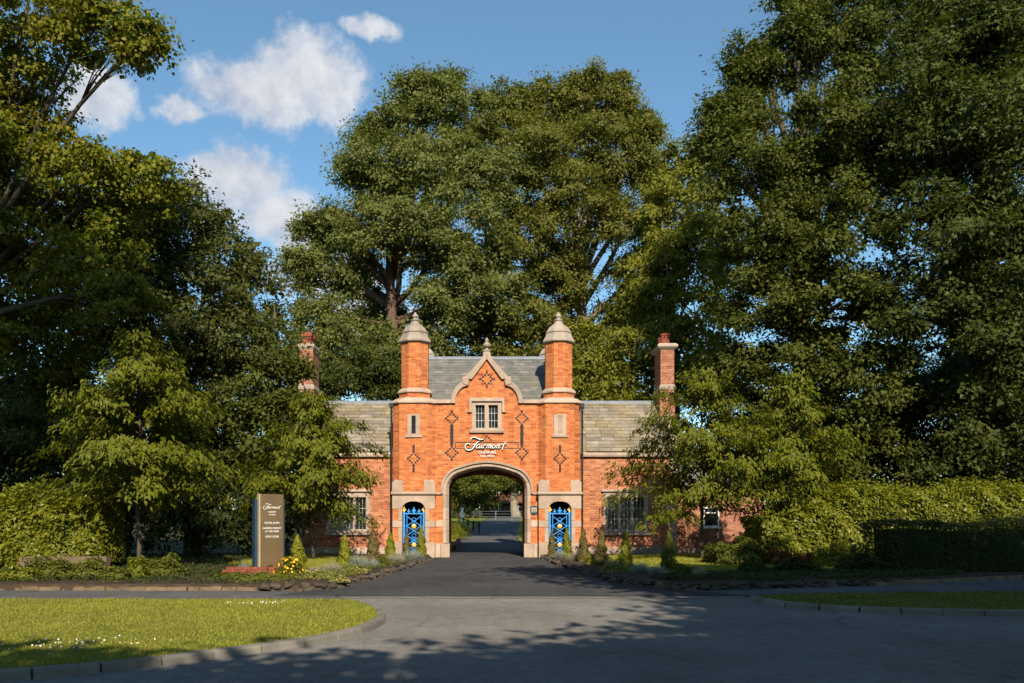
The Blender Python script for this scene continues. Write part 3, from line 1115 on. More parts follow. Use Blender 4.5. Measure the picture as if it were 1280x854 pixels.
YP = YT - 0.85                                       # front plane of the turret bays
for s in (-1, 1):
    tu = turret(s)
    turret(s, YB - 0.45, True)
    cx = s * TX
    # ground stage: square block with the side doorway
    dw = arch(0.49, 2.06, 2.41, 0.34, 7, 5)
    dwo = [(cx + x, z) for x, z in dw]
    m = MB()
    m.plate([(cx - 0.905, 0), (cx - 0.905, 2.74), (cx + 0.905, 2.74), (cx + 0.905, 0), (cx + 0.49, 0)] + dwo + [(cx - 0.49, 0)], YP, YP + 0.42)
    m.build('doorway_wall', 'brick', gate)
    for q in (-1, 1):
        a, b = sorted((cx + q * 0.905, cx + q * 0.70))
        MB().box(a, b, YP + 0.42, YT + 0.8, 0, 2.74).build('doorway_side_wall', 'brick', gate)
    MB().box(cx - 0.70, cx + 0.70, YT + 0.7, YT + 0.8, 0, 2.74).build('lobby_back_wall', 'dark_interior', gate)
    MB().box(cx - 0.905, cx + 0.905, YP, YT + 0.8, 2.745, 2.835).build('stage_slab', 'stone', gate)
    # moulded string over the doorway
    MB().loft([[(cx - 0.96, y, z) for y, z in ((YP - 0.1, 2.71), (YP - 0.12, 2.76), (YP - 0.03, 2.83), (YP + 0.3, 2.83), (YP + 0.3, 2.71))],
               [(cx + 0.96, y, z) for y, z in ((YP - 0.1, 2.71), (YP - 0.12, 2.76), (YP - 0.03, 2.83), (YP + 0.3, 2.83), (YP + 0.3, 2.71))]]).build('string_course', 'stone', gate)
    a, b = sorted((s * 1.98, s * 2.18))
    MB().box(a, b, YF - 0.09, YF + 0.1, 2.72, 2.80).build('string_course', 'stone', gate)
    # dressed stones round the doorway
    f0, f1 = YP - 0.022, YP + 0.03
    for q in (-1, 1):
        half = [(cx + q * 0.91, 2.10), (cx + q * 0.91, 2.705), (cx + q * 0.006, 2.705)]
        arc = [(cx + q * abs(x), z) for x, z in (dw[:len(dw) // 2 + 1])]
        arc[-1] = (cx + q * 0.006, arc[-1][1])
        MB().plate(half + arc[::-1] + [(cx + q * 0.49, 2.10)], f0, f1 + 0.30).build('head_stone', 'stone', gate)
        for (z0, z1, wide) in ((0, 0.655, 1), (0.665, 1.295, 0), (1.305, 1.59, 1), (1.60, 2.09, 0)):
            a, b = sorted((cx + q * 0.485, cx + q * (0.91 if wide else 0.655)))
            pr = 0.03 if z0 == 0 else 0
            MB().box(a, b, f0 - pr, f1 + 0.30, z0, z1).build('jamb_stone', 'stone', gate, bevel=0.012)
        # broach stones where the square stage turns into the chamfered shaft
        a, b = cx + q * 0.92, cx + q * 0.46
        MB().loft([[(a, YP - 0.012, 2.84), (b, YP - 0.012, 2.84), (b, YP + 0.46, 2.84), (a, YP + 0.46, 2.84)],
                   [(a, YP - 0.012, 3.22), (b, YP - 0.012, 3.22), (b, YP + 0.46, 3.22), (a, YP + 0.46, 3.22)],
                   [(cx + q * 0.80, YP + 0.16, 3.36), (b, YP + 0.0, 3.34), (b, YP + 0.4, 3.36), (cx + q * 0.80, YP + 0.4, 3.36)]]).build('broach_stone', 'stone', gate)
    # slit window
    sw = MB()
    sx0, sx1, sz0, sz1 = cx - 0.085, cx + 0.085, Z(543), Z(521)
    fr = MB().plate([(cx - 0.27, Z(546)), (cx - 0.27, Z(519)), (cx + 0.27, Z(519)), (cx + 0.27, Z(546))], YP - 0.03, YP + 0.12, [[(sx0, sz0), (sx0, sz1), (sx1, sz1), (sx1, sz0)]])
    win = fr.build('slit_window', 'stone', gate, bevel=0.01)
    MB().box(cx - 0.36, cx + 0.36, YP - 0.06, YP + 0.05, Z(547.5), Z(545.2)).build('sill', 'stone', win)
    MB().box(sx0 - 0.01, sx1 + 0.01, YP - 0.008, YP + 0.02, sz0 - 0.01, sz1 + 0.01).build('pane' if s < 0 else 'stone_infill', 'window_glass' if s < 0 else 'stone', win)

# ---- dark header-brick ornaments
BW, BH = 0.115, 0.082


def ornament(cells, y, name='diaper_ornament'):
    m = MB()
    for (x, z, bw, bh) in cells:
        m.box(x - bw / 2, x + bw / 2, y - 0.006, y + 0.02, z - bh / 2, z + bh / 2)
    return m.build(name, 'dark_brick', gate)


def ring(cx, cz, n=3, ux=0.082, uz=0.082):
    out = []
    for i in range(-n, n + 1):
        k = n - abs(i)
        for q in ((-k, k) if k else (0,)):
            out.append((cx + i * ux, cz + q * uz, ux * 0.97, uz * 0.97 if abs(i) < n else uz * 1.25))
    return out


for s in (-1, 1):
    x = s * U(652.3)
    cells = ring(x, Z(523)) + ring(x, Z(566))
    z = Z(523) - 0.32
    while z > Z(566) + 0.31:
        cells.append((x, z, 0.135, 0.078))
        z -= BH
    cells += [(x, Z(523) + 0.315, 0.1, 0.07), (x, Z(566) - 0.315, 0.1, 0.07)]
    ornament(cells, YF)
    cells = ring(s * TX, Z(574))
    for k in range(4):
        cells += [(s * TX, Z(574) + 0.315 + k * BH * 0.95, 0.1, 0.07), (s * TX, Z(574) - 0.315 - k * BH * 0.95, 0.1, 0.07)]
    ornament(cells, YP)
ornament(ring(0, Z(474), 3, 0.082, 0.088) + [(a, Z(474) + b, 0.07, 0.07) for a, b in ((-0.33, 0), (0.33, 0), (0, 0.36), (0, -0.36), (-0.2, 0.2), (0.2, 0.2), (-0.2, -0.2), (0.2, -0.2))], YF)
m = MB()
for (x0, x1, z0, z1) in ((U(569), U(648), Z(553.6), Z(552.6)), (U(569), U(648), Z(561.0), Z(560.0)), (U(569), U(570), Z(560.0), Z(553.6)), (U(647), U(648), Z(560.0), Z(553.6))):
    m.box(x0, x1, YF - 0.006, YF + 0.02, z0, z1)
m.build('diaper_frame', 'dark_brick', gate)
ornament([c for c in ring(0, Z(552.4)) if c[1] > Z(552.4)], YF)
ornament([c for c in ring(0, Z(561.2)) if c[1] < Z(561.2)], YF)


# ---- windows
def lattice(x0, x1, z0, z1, nx, nz, y, parent, bar=0.014, material='white_paint'):
    m = MB()
    for i in range(nx + 1):
        x = x0 + (x1 - x0) * i / nx
        m.box(x - bar, x + bar, y - 0.015, y + 0.01, z0, z1)
    for j in range(nz + 1):
        z = z0 + (z1 - z0) * j / nz
        m.box(x0, x1, y - 0.013, y + 0.008, z - bar, z + bar)
    # small round heads of the leaded lights
    for i in range(nx):
        for j in range(nz):
            xa, xb = x0 + (x1 - x0) * i / nx, x0 + (x1 - x0) * (i + 1) / nx
            zt = z0 + (z1 - z0) * (j + 1) / nz
            h = (xb - xa) * 0.30
            m.plate([(xa, zt), (xa + h, zt), (xa, zt - h)], y - 0.012, y + 0.006)
            m.plate([(xb, zt), (xb, zt - h), (xb - h, zt)], y - 0.012, y + 0.006)
    return m.build('glazing_bars', material, parent)


win = MB().plate([(U(589.9), Z(538)), (U(589.9), Z(502.3)), (U(627.1), Z(502.3)), (U(627.1), Z(538))], YF - 0.02, YF + 0.3,
                 [[(U(594.3), Z(535.2)), (U(594.3), Z(506.6)), (U(605.7), Z(506.6)), (U(605.7), Z(535.2))],
                  [(U(610.6), Z(535.2)), (U(610.6), Z(506.6)), (U(622.2), Z(506.6)), (U(622.2), Z(535.2))]]).build('window', 'stone', gate, bevel=0.012)
for (a, b) in ((594.3, 605.7), (610.6, 622.2)):
    MB().box(U(a) - .02, U(b) + .02, YF + 0.16, YF + 0.18, Z(535.2) - .02, Z(506.6) + .02).build('pane', 'window_glass', win)
    lattice(U(a) + .01, U(b) - .01, Z(535.2) + .01, Z(506.6) - .01, 3, 3, YF + 0.13, win, 0.0085, 'bar_grey')
MB().loft([[(x, y, z) for y, z in ((YF - 0.10, Z(541.2)), (YF - 0.12, Z(538.6)), (YF - 0.02, Z(536.6)), (YF + 0.1, Z(536.6)), (YF + 0.1, Z(541.2)))] for x in (U(587), U(630.2))]).build('sill', 'stone', win)
hoodp = [(U(584.6), Z(515.8)), (U(584.6), Z(514.0)), (U(586.5), Z(514.0)), (U(586.5), Z(497.6)), (U(630.5), Z(497.6)), (U(630.5), Z(514.0)), (U(632.4), Z(514.0)), (U(632.4), Z(515.8)),
         (U(627.4), Z(515.8)), (U(627.4), Z(502.2)), (U(589.6), Z(502.2)), (U(589.6), Z(515.8))]
MB().plate(hoodp, YF - 0.11, YF + 0.1).build('label_mould', 'stone', win, bevel=0.015)

# ---- main roof with single slates
EY, EZ, RY, RZ = YF + 0.35, 6.72, 41.1, 9.17


def slope_roof(owner, x0, x1, ey, ez, ry, rz, course, widths, material, thick, rs, name='slate'):
    """a deck with individually laid slates on the front slope and a plain rear slope"""
    sl_len = math.hypot(ry - ey, rz - ez)
    ang = math.atan2(rz - ez, ry - ey)
    up = Vector((0, math.cos(ang), math.sin(ang)))
    nrm = Vector((0, -math.sin(ang), math.cos(ang)))
    m = MB()
    a, b = Vector((0, ey, ez)), Vector((0, ry, rz))
    back = Vector((0, 2 * ry - ey, ez))
    m.loft([[(x, q.y, q.z - dz) for q, dz in ((a, 0.0), (b, 0.0), (back, 0.0), (back, 0.12), (b, 0.16), (a, 0.12))] for x in (x0, x1)])
    roof = m.build('roof', material, owner)
    meshes = {}
    for wd in widths:
        mm = MB().box(-wd / 2 + 0.006, wd / 2 - 0.006, 0, course * 1.55, 0, thick)
        meshes[wd] = mm.mesh(name, material)
    rows = int(sl_len / course)
    tilt = math.atan2(thick * 1.05, course * 1.2)
    for r in range(rows):
        x = x0 - rs.random() * widths[0]
        while x < x1 - 0.05:
            wd = rs.choice(widths)
            cxs = x + wd / 2
            if cxs - wd / 2 >= x0 - 0.03 and cxs + wd / 2 <= x1 + 0.03:
                q = Vector((cxs, ey, ez)) + up * (r * course - 0.04) + nrm * (0.004 + thick * 0.9 + rs.random() * 0.004)
                o = link_mesh(name, meshes[wd], roof, q)
                o.rotation_euler = (ang - tilt, rs.gauss(0, 0.004), rs.gauss(0, 0.006))
            x += wd
    return roof


rs = random.Random(3)
roof = slope_roof(gate, -3.0, 3.0, EY, EZ, RY, RZ, 0.215, [0.34, 0.40, 0.46], 'slate', 0.016, rs)
for i in range(9):
    x0 = -3.0 + i * 6.0 / 9
    MB().loft([[(x, RY + dy, RZ + dz) for dy, dz in ((-0.17, -0.09), (-0.13, -0.02), (-0.05, 0.055), (0.05, 0.055), (0.13, -0.02), (0.17, -0.09), (0, 0.01))] for x in (x0 + 0.004, x0 + 6.0 / 9 - 0.004)]).build('ridge_tile', 'lead', roof)
# small roof running back from the gable into the main slope
m = MB()
m.loft([[(-1.15, YF + 0.5, 6.9), (0, YF + 0.5, 8.30), (1.15, YF + 0.5, 6.9)], [(-0.02, 40.0, 8.2), (0, 40.3, 8.30), (0.02, 40.0, 8.2)]])
m.build('gable_roof', 'slate', gate)

# ---- drainpipes
for s in (-1, 1):
    x = s * 4.09
    m = MB()
    m.tube([(x, YP + 0.12, 0.05), (x, YP + 0.12, 6.55)], 0.042, 8)
    for z in (0.9, 2.6, 4.4, 6.2):
        m.tube([(x, YP + 0.12, z), (x, YP + 0.12, z + 0.07)], 0.055, 8)
    m.box(x - 0.09, x + 0.09, YP + 0.03, YP + 0.2, 6.45, 6.62)
    m.build('drainpipe', 'black_iron_and_shadow', gate)


# ------------------------------------------------------------------ lodge wings
def wing(s, label, lab2):
    o = thing('lodge_wing', (s * 6.2, 38.3, 0), label, 'building', 'lodge wings of the gatehouse')
    yw = 38.30
    x0, x1 = sorted((s * 3.6, s * 8.25))
    wxa, wxb = sorted((s * 5.19, s * 6.90))
    wz0, wz1 = 1.12, 2.78
    m = MB()
    m.plate([(x0, 0.0), (x0, 4.38), (x1, 4.38), (x1, 0.0)], yw, yw + 0.4, [[(wxa, wz0), (wxa, wz1), (wxb, wz1), (wxb, wz0)]])
    m.build('front_wall', 'brick_old', o)
    # gable end and rear
    e0, e1 = sorted((s * 8.25, s * 7.9))
    m = MB()
    m.loft([[(x, y, z) for y, z in ((yw + 0.4, 0), (44.3, 0), (44.3, 4.38), (41.3, 7.02), (yw + 0.4, 4.42))] for x in (e0, e1)])
    m.build('gable_wall', 'brick_old', o)
    MB().box(x0, x1, 43.9, 44.28, 0, 4.36).build('rear_wall', 'brick_old', o)
    MB().box(min(s * 4.1, s * 8.3), max(s * 4.1, s * 8.3), yw - 0.05, yw + 0.1, 0, 0.42).build('plinth', 'stone', o, bevel=0.02)
    m = MB()
    m.loft([[(x, y, z) for y, z in ((yw - 0.14, 4.36), (yw - 0.16, 4.44), (yw - 0.05, 4.56), (yw + 0.3, 4.56), (yw + 0.3, 4.36))] for x in sorted((s * 4.06, s * 8.36))])
    m.build('eaves_course', 'stone', o)
    rf = slope_roof(o, *sorted((s * 4.0, s * 8.1)), yw - 0.06, 4.58, 41.3, 7.12, 0.265, [0.42, 0.55, 0.68], 'stone_slate', 0.032, random.Random(9 + s), 'stone_tile')
    for i in range(5):
        a, b = sorted((s * (4.0 + i * 0.82), s * (4.0 + (i + 1) * 0.82)))
        MB().loft([[(x, 41.3 + dy, 7.12 + dz) for dy, dz in ((-0.2, -0.13), (-0.16, -0.05), (-0.06, 0.07), (0.06, 0.07), (0.16, -0.05), (0.2, -0.13), (0, 0.0))] for x in (a + .004, b - .004)]).build('ridge_tile', 'lead', rf)
    # raised verge coping at the gable end
    for i in range(7):
        t0, t1 = i / 7, (i + 1) / 7
        ya, yb = yw - 0.1 + 3.1 * t0, yw - 0.1 + 3.1 * t1 - 0.01
        za, zb = 4.60 + 2.62 * t0, 4.60 + 2.62 * t1 - 0.008
        xa, xb = sorted((s * 8.09, s * 8.36))
        MB().loft([[(xa, y, z), (xb, y, z), (xb, y, z + 0.16), (xa, y, z + 0.16)] for y, z in ((ya, za), (yb, zb))]).build('verge_coping', 'stone_grey', o)
    # mullioned window
    y = yw - 0.03
    n = 3
    lw = (wxb - wxa - 0.30) / n
    holes = []
    for i in range(n):
        a = wxa + 0.06 + i * (lw + 0.09)
        holes.append([(a, wz0 + 0.07), (a, wz1 - 0.18), (a + lw, wz1 - 0.18), (a + lw, wz0 + 0.07)])
    wn = MB().plate([(wxa - 0.11, wz0 - 0.05), (wxa - 0.11, wz1 + 0.05), (wxb + 0.11, wz1 + 0.05), (wxb + 0.11, wz0 - 0.05)], y, y + 0.25, holes).build('window', 'stone', o, bevel=0.012)
    for h in holes:
        a, b = h[0][0], h[2][0]
        MB().box(a - .02, b + .02, y + 0.15, y + 0.17, h[0][1] - .02, h[1][1] + .02).build('pane', 'window_glass', wn)
        lattice(a + .012, b - .012, h[0][1] + .012, h[1][1] - .012, 3, 3, y + 0.12, wn, 0.008, 'bar_grey')
    MB().box(wxa - 0.18, wxb + 0.18, y - 0.09, y + 0.02, wz0 - 0.16, wz0 - 0.055).build('sill', 'stone', wn, bevel=0.01)
    MB().box(wxa - 0.22, wxb + 0.22, y - 0.09, y + 0.02, wz1 + 0.06, wz1 + 0.17).build('label_mould', 'stone', wn, bevel=0.01)
    # quoins at the far corner
    z = 0.46
    k = 0
    while z < 4.2:
        wdt = 0.46 if k % 2 else 0.28
        a, b = sorted((s * 8.27, s * (8.27 - wdt)))
        MB().box(a, b, yw - 0.02, yw + 0.38, z, z + 0.285).build('quoin_stone', 'stone', o, bevel=0.012)
        z += 0.30
        k += 1
    # chimney
    cx, cy = s * 8.25, 41.0
    ch = MB()
    ch.box(cx - 0.34, cx + 0.34, cy - 0.75, cy + 0.75, 4.0, 7.7)
    ch.box(cx - 0.31, cx + 0.31, cy - 0.72, cy + 0.72, 7.7, 9.42)
    c = ch.build('chimney', 'brick_pink', o)
    MB().loft([[(cx + a * h, cy + b * (h + 0.41), z) for a, b in ((-1, -1), (1, -1), (1, 1), (-1, 1))] for h, z in ((0.345, 7.55), (0.37, 7.58), (0.37, 7.70), (0.30, 7.84))]).build('stone_band', 'stone_grey', c)
    MB().loft([[(cx + a * h, cy + b * (h + 0.41), z) for a, b in ((-1, -1), (1, -1), (1, 1), (-1, 1))] for h, z in ((0.31, 9.38), (0.40, 9.46), (0.46, 9.52), (0.46, 9.60), (0.38, 9.68)) for h in (h if s > 0 else 0.30 + (h - 0.31) * 0.45,)]).build('cap', 'stone_grey', c)
    if s > 0:
        for (dx, dy, h) in ((-0.12, -0.45, 0.5), (0.1, 0.0, 0.62), (-0.08, 0.45, 0.5)):
            MB().loft([[(cx + dx + r * math.cos(k * math.pi / 5), cy + dy + r * math.sin(k * math.pi / 5), z) for k in range(10)] for r, z in ((0.16, 9.66), (0.15, 9.8), (0.125, 9.66 + h * 0.8), (0.155, 9.66 + h * 0.86), (0.155, 9.66 + h))]).build('chimney_pot', 'terracotta', c)
    else:
        for dy in (-0.42, 0.3):
            m = MB()
            m.box(cx - 0.18, cx + 0.2, cy + dy - 0.2, cy + dy + 0.2, 9.66, 10.02)
            m.box(cx - 0.22, cx + 0.24, cy + dy - 0.24, cy + dy + 0.24, 10.02, 10.22)
            m.build('chimney_pot', 'terracotta', c)
    return o


wing(-1, 'low brick lodge wing with mossy stone roof behind the monument sign and cherry tree', 0)
wing(1, 'low brick lodge wing with mossy stone roof beside the white window annexe', 0)

# ---- plain brick annexe beyond the wing
an = thing('annexe', (10.0, 39.6, 0), 'pinkish brick annexe with plain white framed window and stone footing', 'building')
ya = 39.4
ax0, ax1 = 8.45, 12.4
wa, wb, wz0, wz1 = (879 - CX) / F * ya, (899 - CX) / F * ya, EYE + (HY - 659) / F * ya, EYE + (HY - 634) / F * ya
MB().plate([(ax0, 0.1), (ax0, 3.3), (ax1, 3.3), (ax1, 0.1)], ya, ya + 0.3, [[(wa, wz0), (wa, wz1), (wb, wz1), (wb, wz0)]]).build('front_wall', 'brick_pink', an)
MB().box(ax1 - 0.3, ax1, ya + 0.3, ya + 4.0, 0.1, 3.3).build('side_wall', 'brick_pink', an)
MB().box(ax0, ax1 + 0.04, ya - 0.05, ya + 0.1, 0.0, 0.36).build('footing', 'stone', an)
MB().loft([[(x, y, z) for y, z in ((ya - 0.25, 3.28), (ya + 2.2, 4.9), (ya + 4.4, 3.28), (ya + 4.4, 3.16), (ya + 2.2, 4.75), (ya - 0.25, 3.16))] for x in (ax0 - 0.05, ax1 + 0.2)]).build('roof', 'slate', an)
wn = MB().plate([(wa, wz0), (wa, wz1), (wb, wz1), (wb, wz0)], ya - 0.02, ya + 0.12, [[(wa + .06, wz0 + .06), (wa + .06, wz1 - .06), (wb - .06, wz1 - .06), (wb - .06, wz0 + .06)]]).build('window', 'white_paint', an)
MB().box(wa + .05, wb - .05, ya + 0.06, ya + 0.08, wz0 + .05, wz1 - .05).build('pane', 'window_glass', wn)
MB().box(wa + .06, wb - .06, ya + 0.0, ya + 0.055, wz1 - 0.28, wz1 - 0.235).build('transom', 'white_paint', wn)
MB().box(wa - .06, wb + .06, ya - 0.08, ya - 0.021, wz0 - .06, wz0 + .015).build('sill', 'white_paint', wn)


# ------------------------------------------------------------------ blue pedestrian gates
def iron_gate(s, label):
    cx, y = s * TX, YP + 0.16
    g = thing('pedestrian_gate', (cx, y, 0.05), label, 'gate', 'blue iron side gates')
    h = 1.90
    m = MB()
    for x in (-0.455, 0.385):
        m.box(cx + x, cx + x + 0.07, y - 0.02, y + 0.02, 0.05, h + 0.06)
    for z in (0.08, h - 0.03):
        m.box(cx - 0.385, cx + 0.385, y - 0.018, y + 0.018, z, z + 0.05)
    m.build('frame', 'blue_paint', g)

    def bar(pts, r=0.020, name='lattice_bar'):
        MB().tube([(cx + x, y, z) for x, z in pts], r, 5).build(name, 'blue_paint', g)
    bar([(-0.30, 0.12), (-0.30, h)])
    bar([(0.30, 0.12), (0.30, h)])
    cz = [0.28 + 0.375 * k for k in range(5)]
    for k in range(4):
        z0, z1 = 0.13 + k * 0.41, 0.13 + (k + 1) * 0.41
        bar([(-0.30, z0), (0.30, z1)])
        bar([(0.30, z0), (-0.30, z1)])
    for z in (0.54, 0.95, 1.36, 0.75, 1.62):
        n = 14
        r = 0.095 if z != 0.95 else 0.085
        bar([(r * math.cos(2 * math.pi * i / n), z + r * math.sin(2 * math.pi * i / n)) for i in range(n + 1)], 0.014, 'lattice_ring')
    for k in range(1, 4):
        z = 0.13 + k * 0.41
        bar([(-0.30, z), (-0.385, z)])
        bar([(0.30, z), (0.385, z)])
    for z in (0.545, 1.35):                          # gilded rosettes
        m = MB()
        m.loft([[(cx + r * math.cos(2 * math.pi * i / 12) * (1.0 if i % 2 else 1.25), yy, z + r * math.sin(2 * math.pi * i / 12) * (1.0 if i % 2 else 1.25)) for i in range(12)] for r, yy in ((0.088, y - 0.02), (0.092, y - 0.035), (0.05, y - 0.06), (0.012, y - 0.07))])
        m.build('rosette', 'gold_paint', g)

    def fleur(x, z, k, material, name):
        pts = [(0, 0.24), (0.035, 0.15), (0.02, 0.10), (0.055, 0.12), (0.085, 0.10), (0.07, 0.06), (0.03, 0.055), (0.025, 0.0)]
        po = pts + [(-a, b) for a, b in pts[::-1][:-1]]
        MB().plate([(cx + x + a * k, z + b * k) for a, b in po], y - 0.015, y + 0.015).build(name, material, g)
    fleur(0, h + 0.02, 1.15, 'blue_paint', 'finial')
    fleur(-0.22, h + 0.02, 0.8, 'blue_paint', 'finial')
    fleur(0.22, h + 0.02, 0.8, 'blue_paint', 'finial')
    for x in (-0.42, 0.42):
        fleur(x, h + 0.06, 1.12, 'gold_paint', 'finial')
    MB().box(cx - 0.09, cx + 0.09, y - 0.03, y + 0.03, 0.07, 0.26).build('kick_block', 'galvanised', g, bevel=0.01)
    return g


iron_gate(-1, 'blue iron pedestrian gate with gold rosettes, in the doorway on the monument sign side')
iron_gate(1, 'blue iron pedestrian gate with gold rosettes, in the doorway beside the dark plaque')


# ------------------------------------------------------------------ lettering
def text_mesh(txt, size, extrude=0.006, spacing=1.0):
    cu = bpy.data.curves.new('letters', 'FONT')
    cu.body = txt
    cu.size = size
    cu.extrude = extrude
    cu.align_x = 'CENTER'
    cu.space_character = spacing
    ob = bpy.data.objects.new('letters', cu)
    me = bpy.data.meshes.new_from_object(ob)
    bpy.data.objects.remove(ob)
    return me


SCRIPT = [  # strokes of the script word, traced in a 12.8x enlargement: x, y, half width
    [(366, 205, 2), (368, 178, 5), (388, 156, 7), (430, 152, 8), (480, 172, 9), (520, 188, 8), (556, 184, 6), (588, 160, 2)],
    [(505, 212, 3), (470, 232, 7), (442, 262, 9), (414, 306, 10), (384, 342, 8), (338, 358, 7), (296, 346, 7), (276, 314, 7), (282, 278, 6), (312, 254, 6), (346, 258, 5), (352, 284, 3)],
    [(396, 270, 3), (430, 262, 5), (462, 266, 3)],
    [(512, 272, 4), (486, 266, 5), (462, 286, 7), (454, 312, 7), (468, 326, 5), (490, 312, 5), (512, 272, 7), (500, 312, 7), (510, 326, 4), (528, 310, 3)],
    [(548, 270, 6), (534, 308, 8), (542, 326, 4), (558, 312, 3)],
    [(556, 246, 6), (562, 240, 6)],
    [(580, 270, 6), (562, 326, 7)], [(568, 304, 3), (586, 278, 5), (606, 268, 6), (614, 278, 4)],
    [(634, 270, 6), (616, 326, 7)], [(622, 306, 3), (642, 276, 5), (660, 270, 6), (656, 292, 7), (644, 326, 7)],
    [(650, 306, 3), (672, 276, 5), (690, 270, 6), (688, 290, 7), (676, 318, 7), (690, 326, 4), (704, 312, 3)],
    [(744, 270, 5), (720, 280, 6), (708, 306, 7), (718, 326, 5), (744, 316, 6), (758, 290, 6), (744, 270, 4)],
    [(790, 270, 6), (772, 326, 7)], [(778, 306, 3), (800, 276, 5), (820, 270, 6), (818, 290, 7), (806, 318, 7), (820, 326, 4), (838, 310, 3)],
    [(934, 222, 3), (906, 250, 6), (884, 290, 8), (872, 326, 7), (868, 352, 4)], [(842, 278, 3), (880, 266, 5), (930, 256, 3)],
]


def script_word(k, thick, wide=0.8):
    """mesh of the word in a local x-z plane, origin at its middle"""
    m = MB()
    for st in SCRIPT:
        pts = catmull([(x, y, wd) for x, y, wd in st], 5)
        L, Rr = [], []
        for i, p in enumerate(pts):
            t = (pts[min(i + 1, len(pts) - 1)] - pts[max(i - 1, 0)])
            t.z = 0
            t = t.normalized() if t.length > 1e-6 else Vector((1, 0, 0))
            nn = Vector((-t.y, t.x, 0)) * max(2.2, p.z * wide)
            L.append(((p.x + nn.x - 605) * k, (280 - p.y - nn.y) * k))
            Rr.append(((p.x - nn.x - 605) * k, (280 - p.y + nn.y) * k))
        rings = [[(a[0], -thick, a[1]), (b[0], -thick, b[1]), (b[0], 0, b[1]), (a[0], 0, a[1])] for a, b in zip(L, Rr)]
        m.loft(rings)
    return m


ws = thing('wall_sign', (0, YF - 0.03, Z(560)), 'white script Fairmont lettering above the carriage arch', 'sign')
k = 1 / 12.8 / 29.0
m = script_word(k, 0.02)
me = m.mesh('script_lettering', 'letter_white')
o = link_mesh('script_lettering', me, ws, (U(607.3), YF - 0.085, Z(556.9)))
me = script_word(k, 0.03, 1.5).mesh('letter_shadow', 'black_iron_and_shadow')  # dark, bolder copy of the word, painted in as its shadow outline
link_mesh('letter_shadow', me, ws, (U(607.6), YF - 0.045, Z(557.1)))
for txt, py, size in (('CHESHIRE', 567.2, 0.155), ('THE MERE', 571.6, 0.125)):
    me = text_mesh(txt, size, 0.012, 1.15)
    me.materials.append(MATS['letter_white'])
    o = link_mesh('small_lettering', me, ws, (U(609.0), YF - 0.075, Z(py)))
    o.rotation_euler = (R(90), 0, 0)

# plaque beside the arch
px_, pz_ = U(667.6), Z(637.5)
pq = thing('wall_plaque', (px_, YF - 0.06, pz_ - 0.2), 'small dark blue shield plaque with cream gatehouse emblem beside the arch', 'plaque')
po = [(-0.16, 0.16), (-0.10, 0.17), (0, 0.20), (0.10, 0.17), (0.16, 0.16), (0.17, 0.0), (0.15, -0.13), (0.10, -0.17), (0, -0.20), (-0.10, -0.17), (-0.15, -0.13), (-0.17, 0.0)]
MB().plate([(px_ + x, pz_ + z) for x, z in po], YF - 0.055, YF - 0.002).build('backplate', 'sign_blue', pq)
m = MB()
m.box(px_ - 0.11, px_ + 0.11, YF - 0.062, YF - 0.050, pz_ + 0.045, pz_ + 0.085)
for x in (-0.085, 0.0, 0.085):
    m.box(px_ + x - 0.022, px_ + x + 0.022, YF - 0.060, YF - 0.050, pz_ - 0.10, pz_ + 0.045)
    m.box(px_ + x - 0.012, px_ + x + 0.012, YF - 0.060, YF - 0.050, pz_ + 0.085, pz_ + 0.12)
m.build('emblem', 'sign_edge', pq)

# ------------------------------------------------------------------ monument sign
ang = R(33)
sgx, sgy, sgz = (338 - CX) / F * 24.6, 24.6, 0.22
ms = thing('monument_sign', (sgx, sgy, sgz), 'bronze monument sign with white Fairmont lettering and blue backing slab', 'sign')
ms.rotation_euler = (0, 0, ang)


def spart(mb, name, material, bevel=0.0, parent=ms):
    me = mb.mesh(name, material)
    o = bpy.data.objects.new(name, me)
    COL.objects.link(o)
    o.parent = parent
    if bevel:
        b = o.modifiers.new('bevel', 'BEVEL')
        b.width = bevel
        b.segments = 2
    return o


SH = EYE + (HY - 618) / F * 24.6 - sgz
spart(MB().box(-0.335, 0.335, -0.13, -0.005, -0.1, SH), 'front_panel', 'sign_bronze', 0.006)
spart(MB().box(-0.365, -0.337, -0.15, 0.05, -0.1, SH + 0.005), 'edge_trim', 'sign_edge', 0.004)
spart(MB().box(-0.44, 0.415, 0.0, 0.24, -0.1, SH - 0.13), 'backing_slab', 'sign_blue', 0.006)
me = script_word(0.50 / 660, 0.004).mesh('script_lettering', 'letter_white')
o = bpy.data.objects.new('script_lettering', me)
COL.objects.link(o)
o.parent = ms
o.location = (0.0, -0.131, SH - 0.36)
for txt, z, size in (('CHESHIRE', 0.51, 0.052), ('THE MERE', 0.585, 0.045), ('HOTEL & SPA', 0.82, 0.072), ('GARDEN MARKET', 0.965, 0.066), ('AT THE MERE', 1.055, 0.066), ('GOLF CLUB', 1.20, 0.072)):
    me = text_mesh(txt, size, 0.003, 1.0)
    me.materials.append(MATS['letter_white'])
    o = bpy.data.objects.new('lettering', me)
    COL.objects.link(o)
    o.parent = ms
    o.location = (0.0, -0.132, SH - z)
    o.rotation_euler = (R(90), 0, 0)


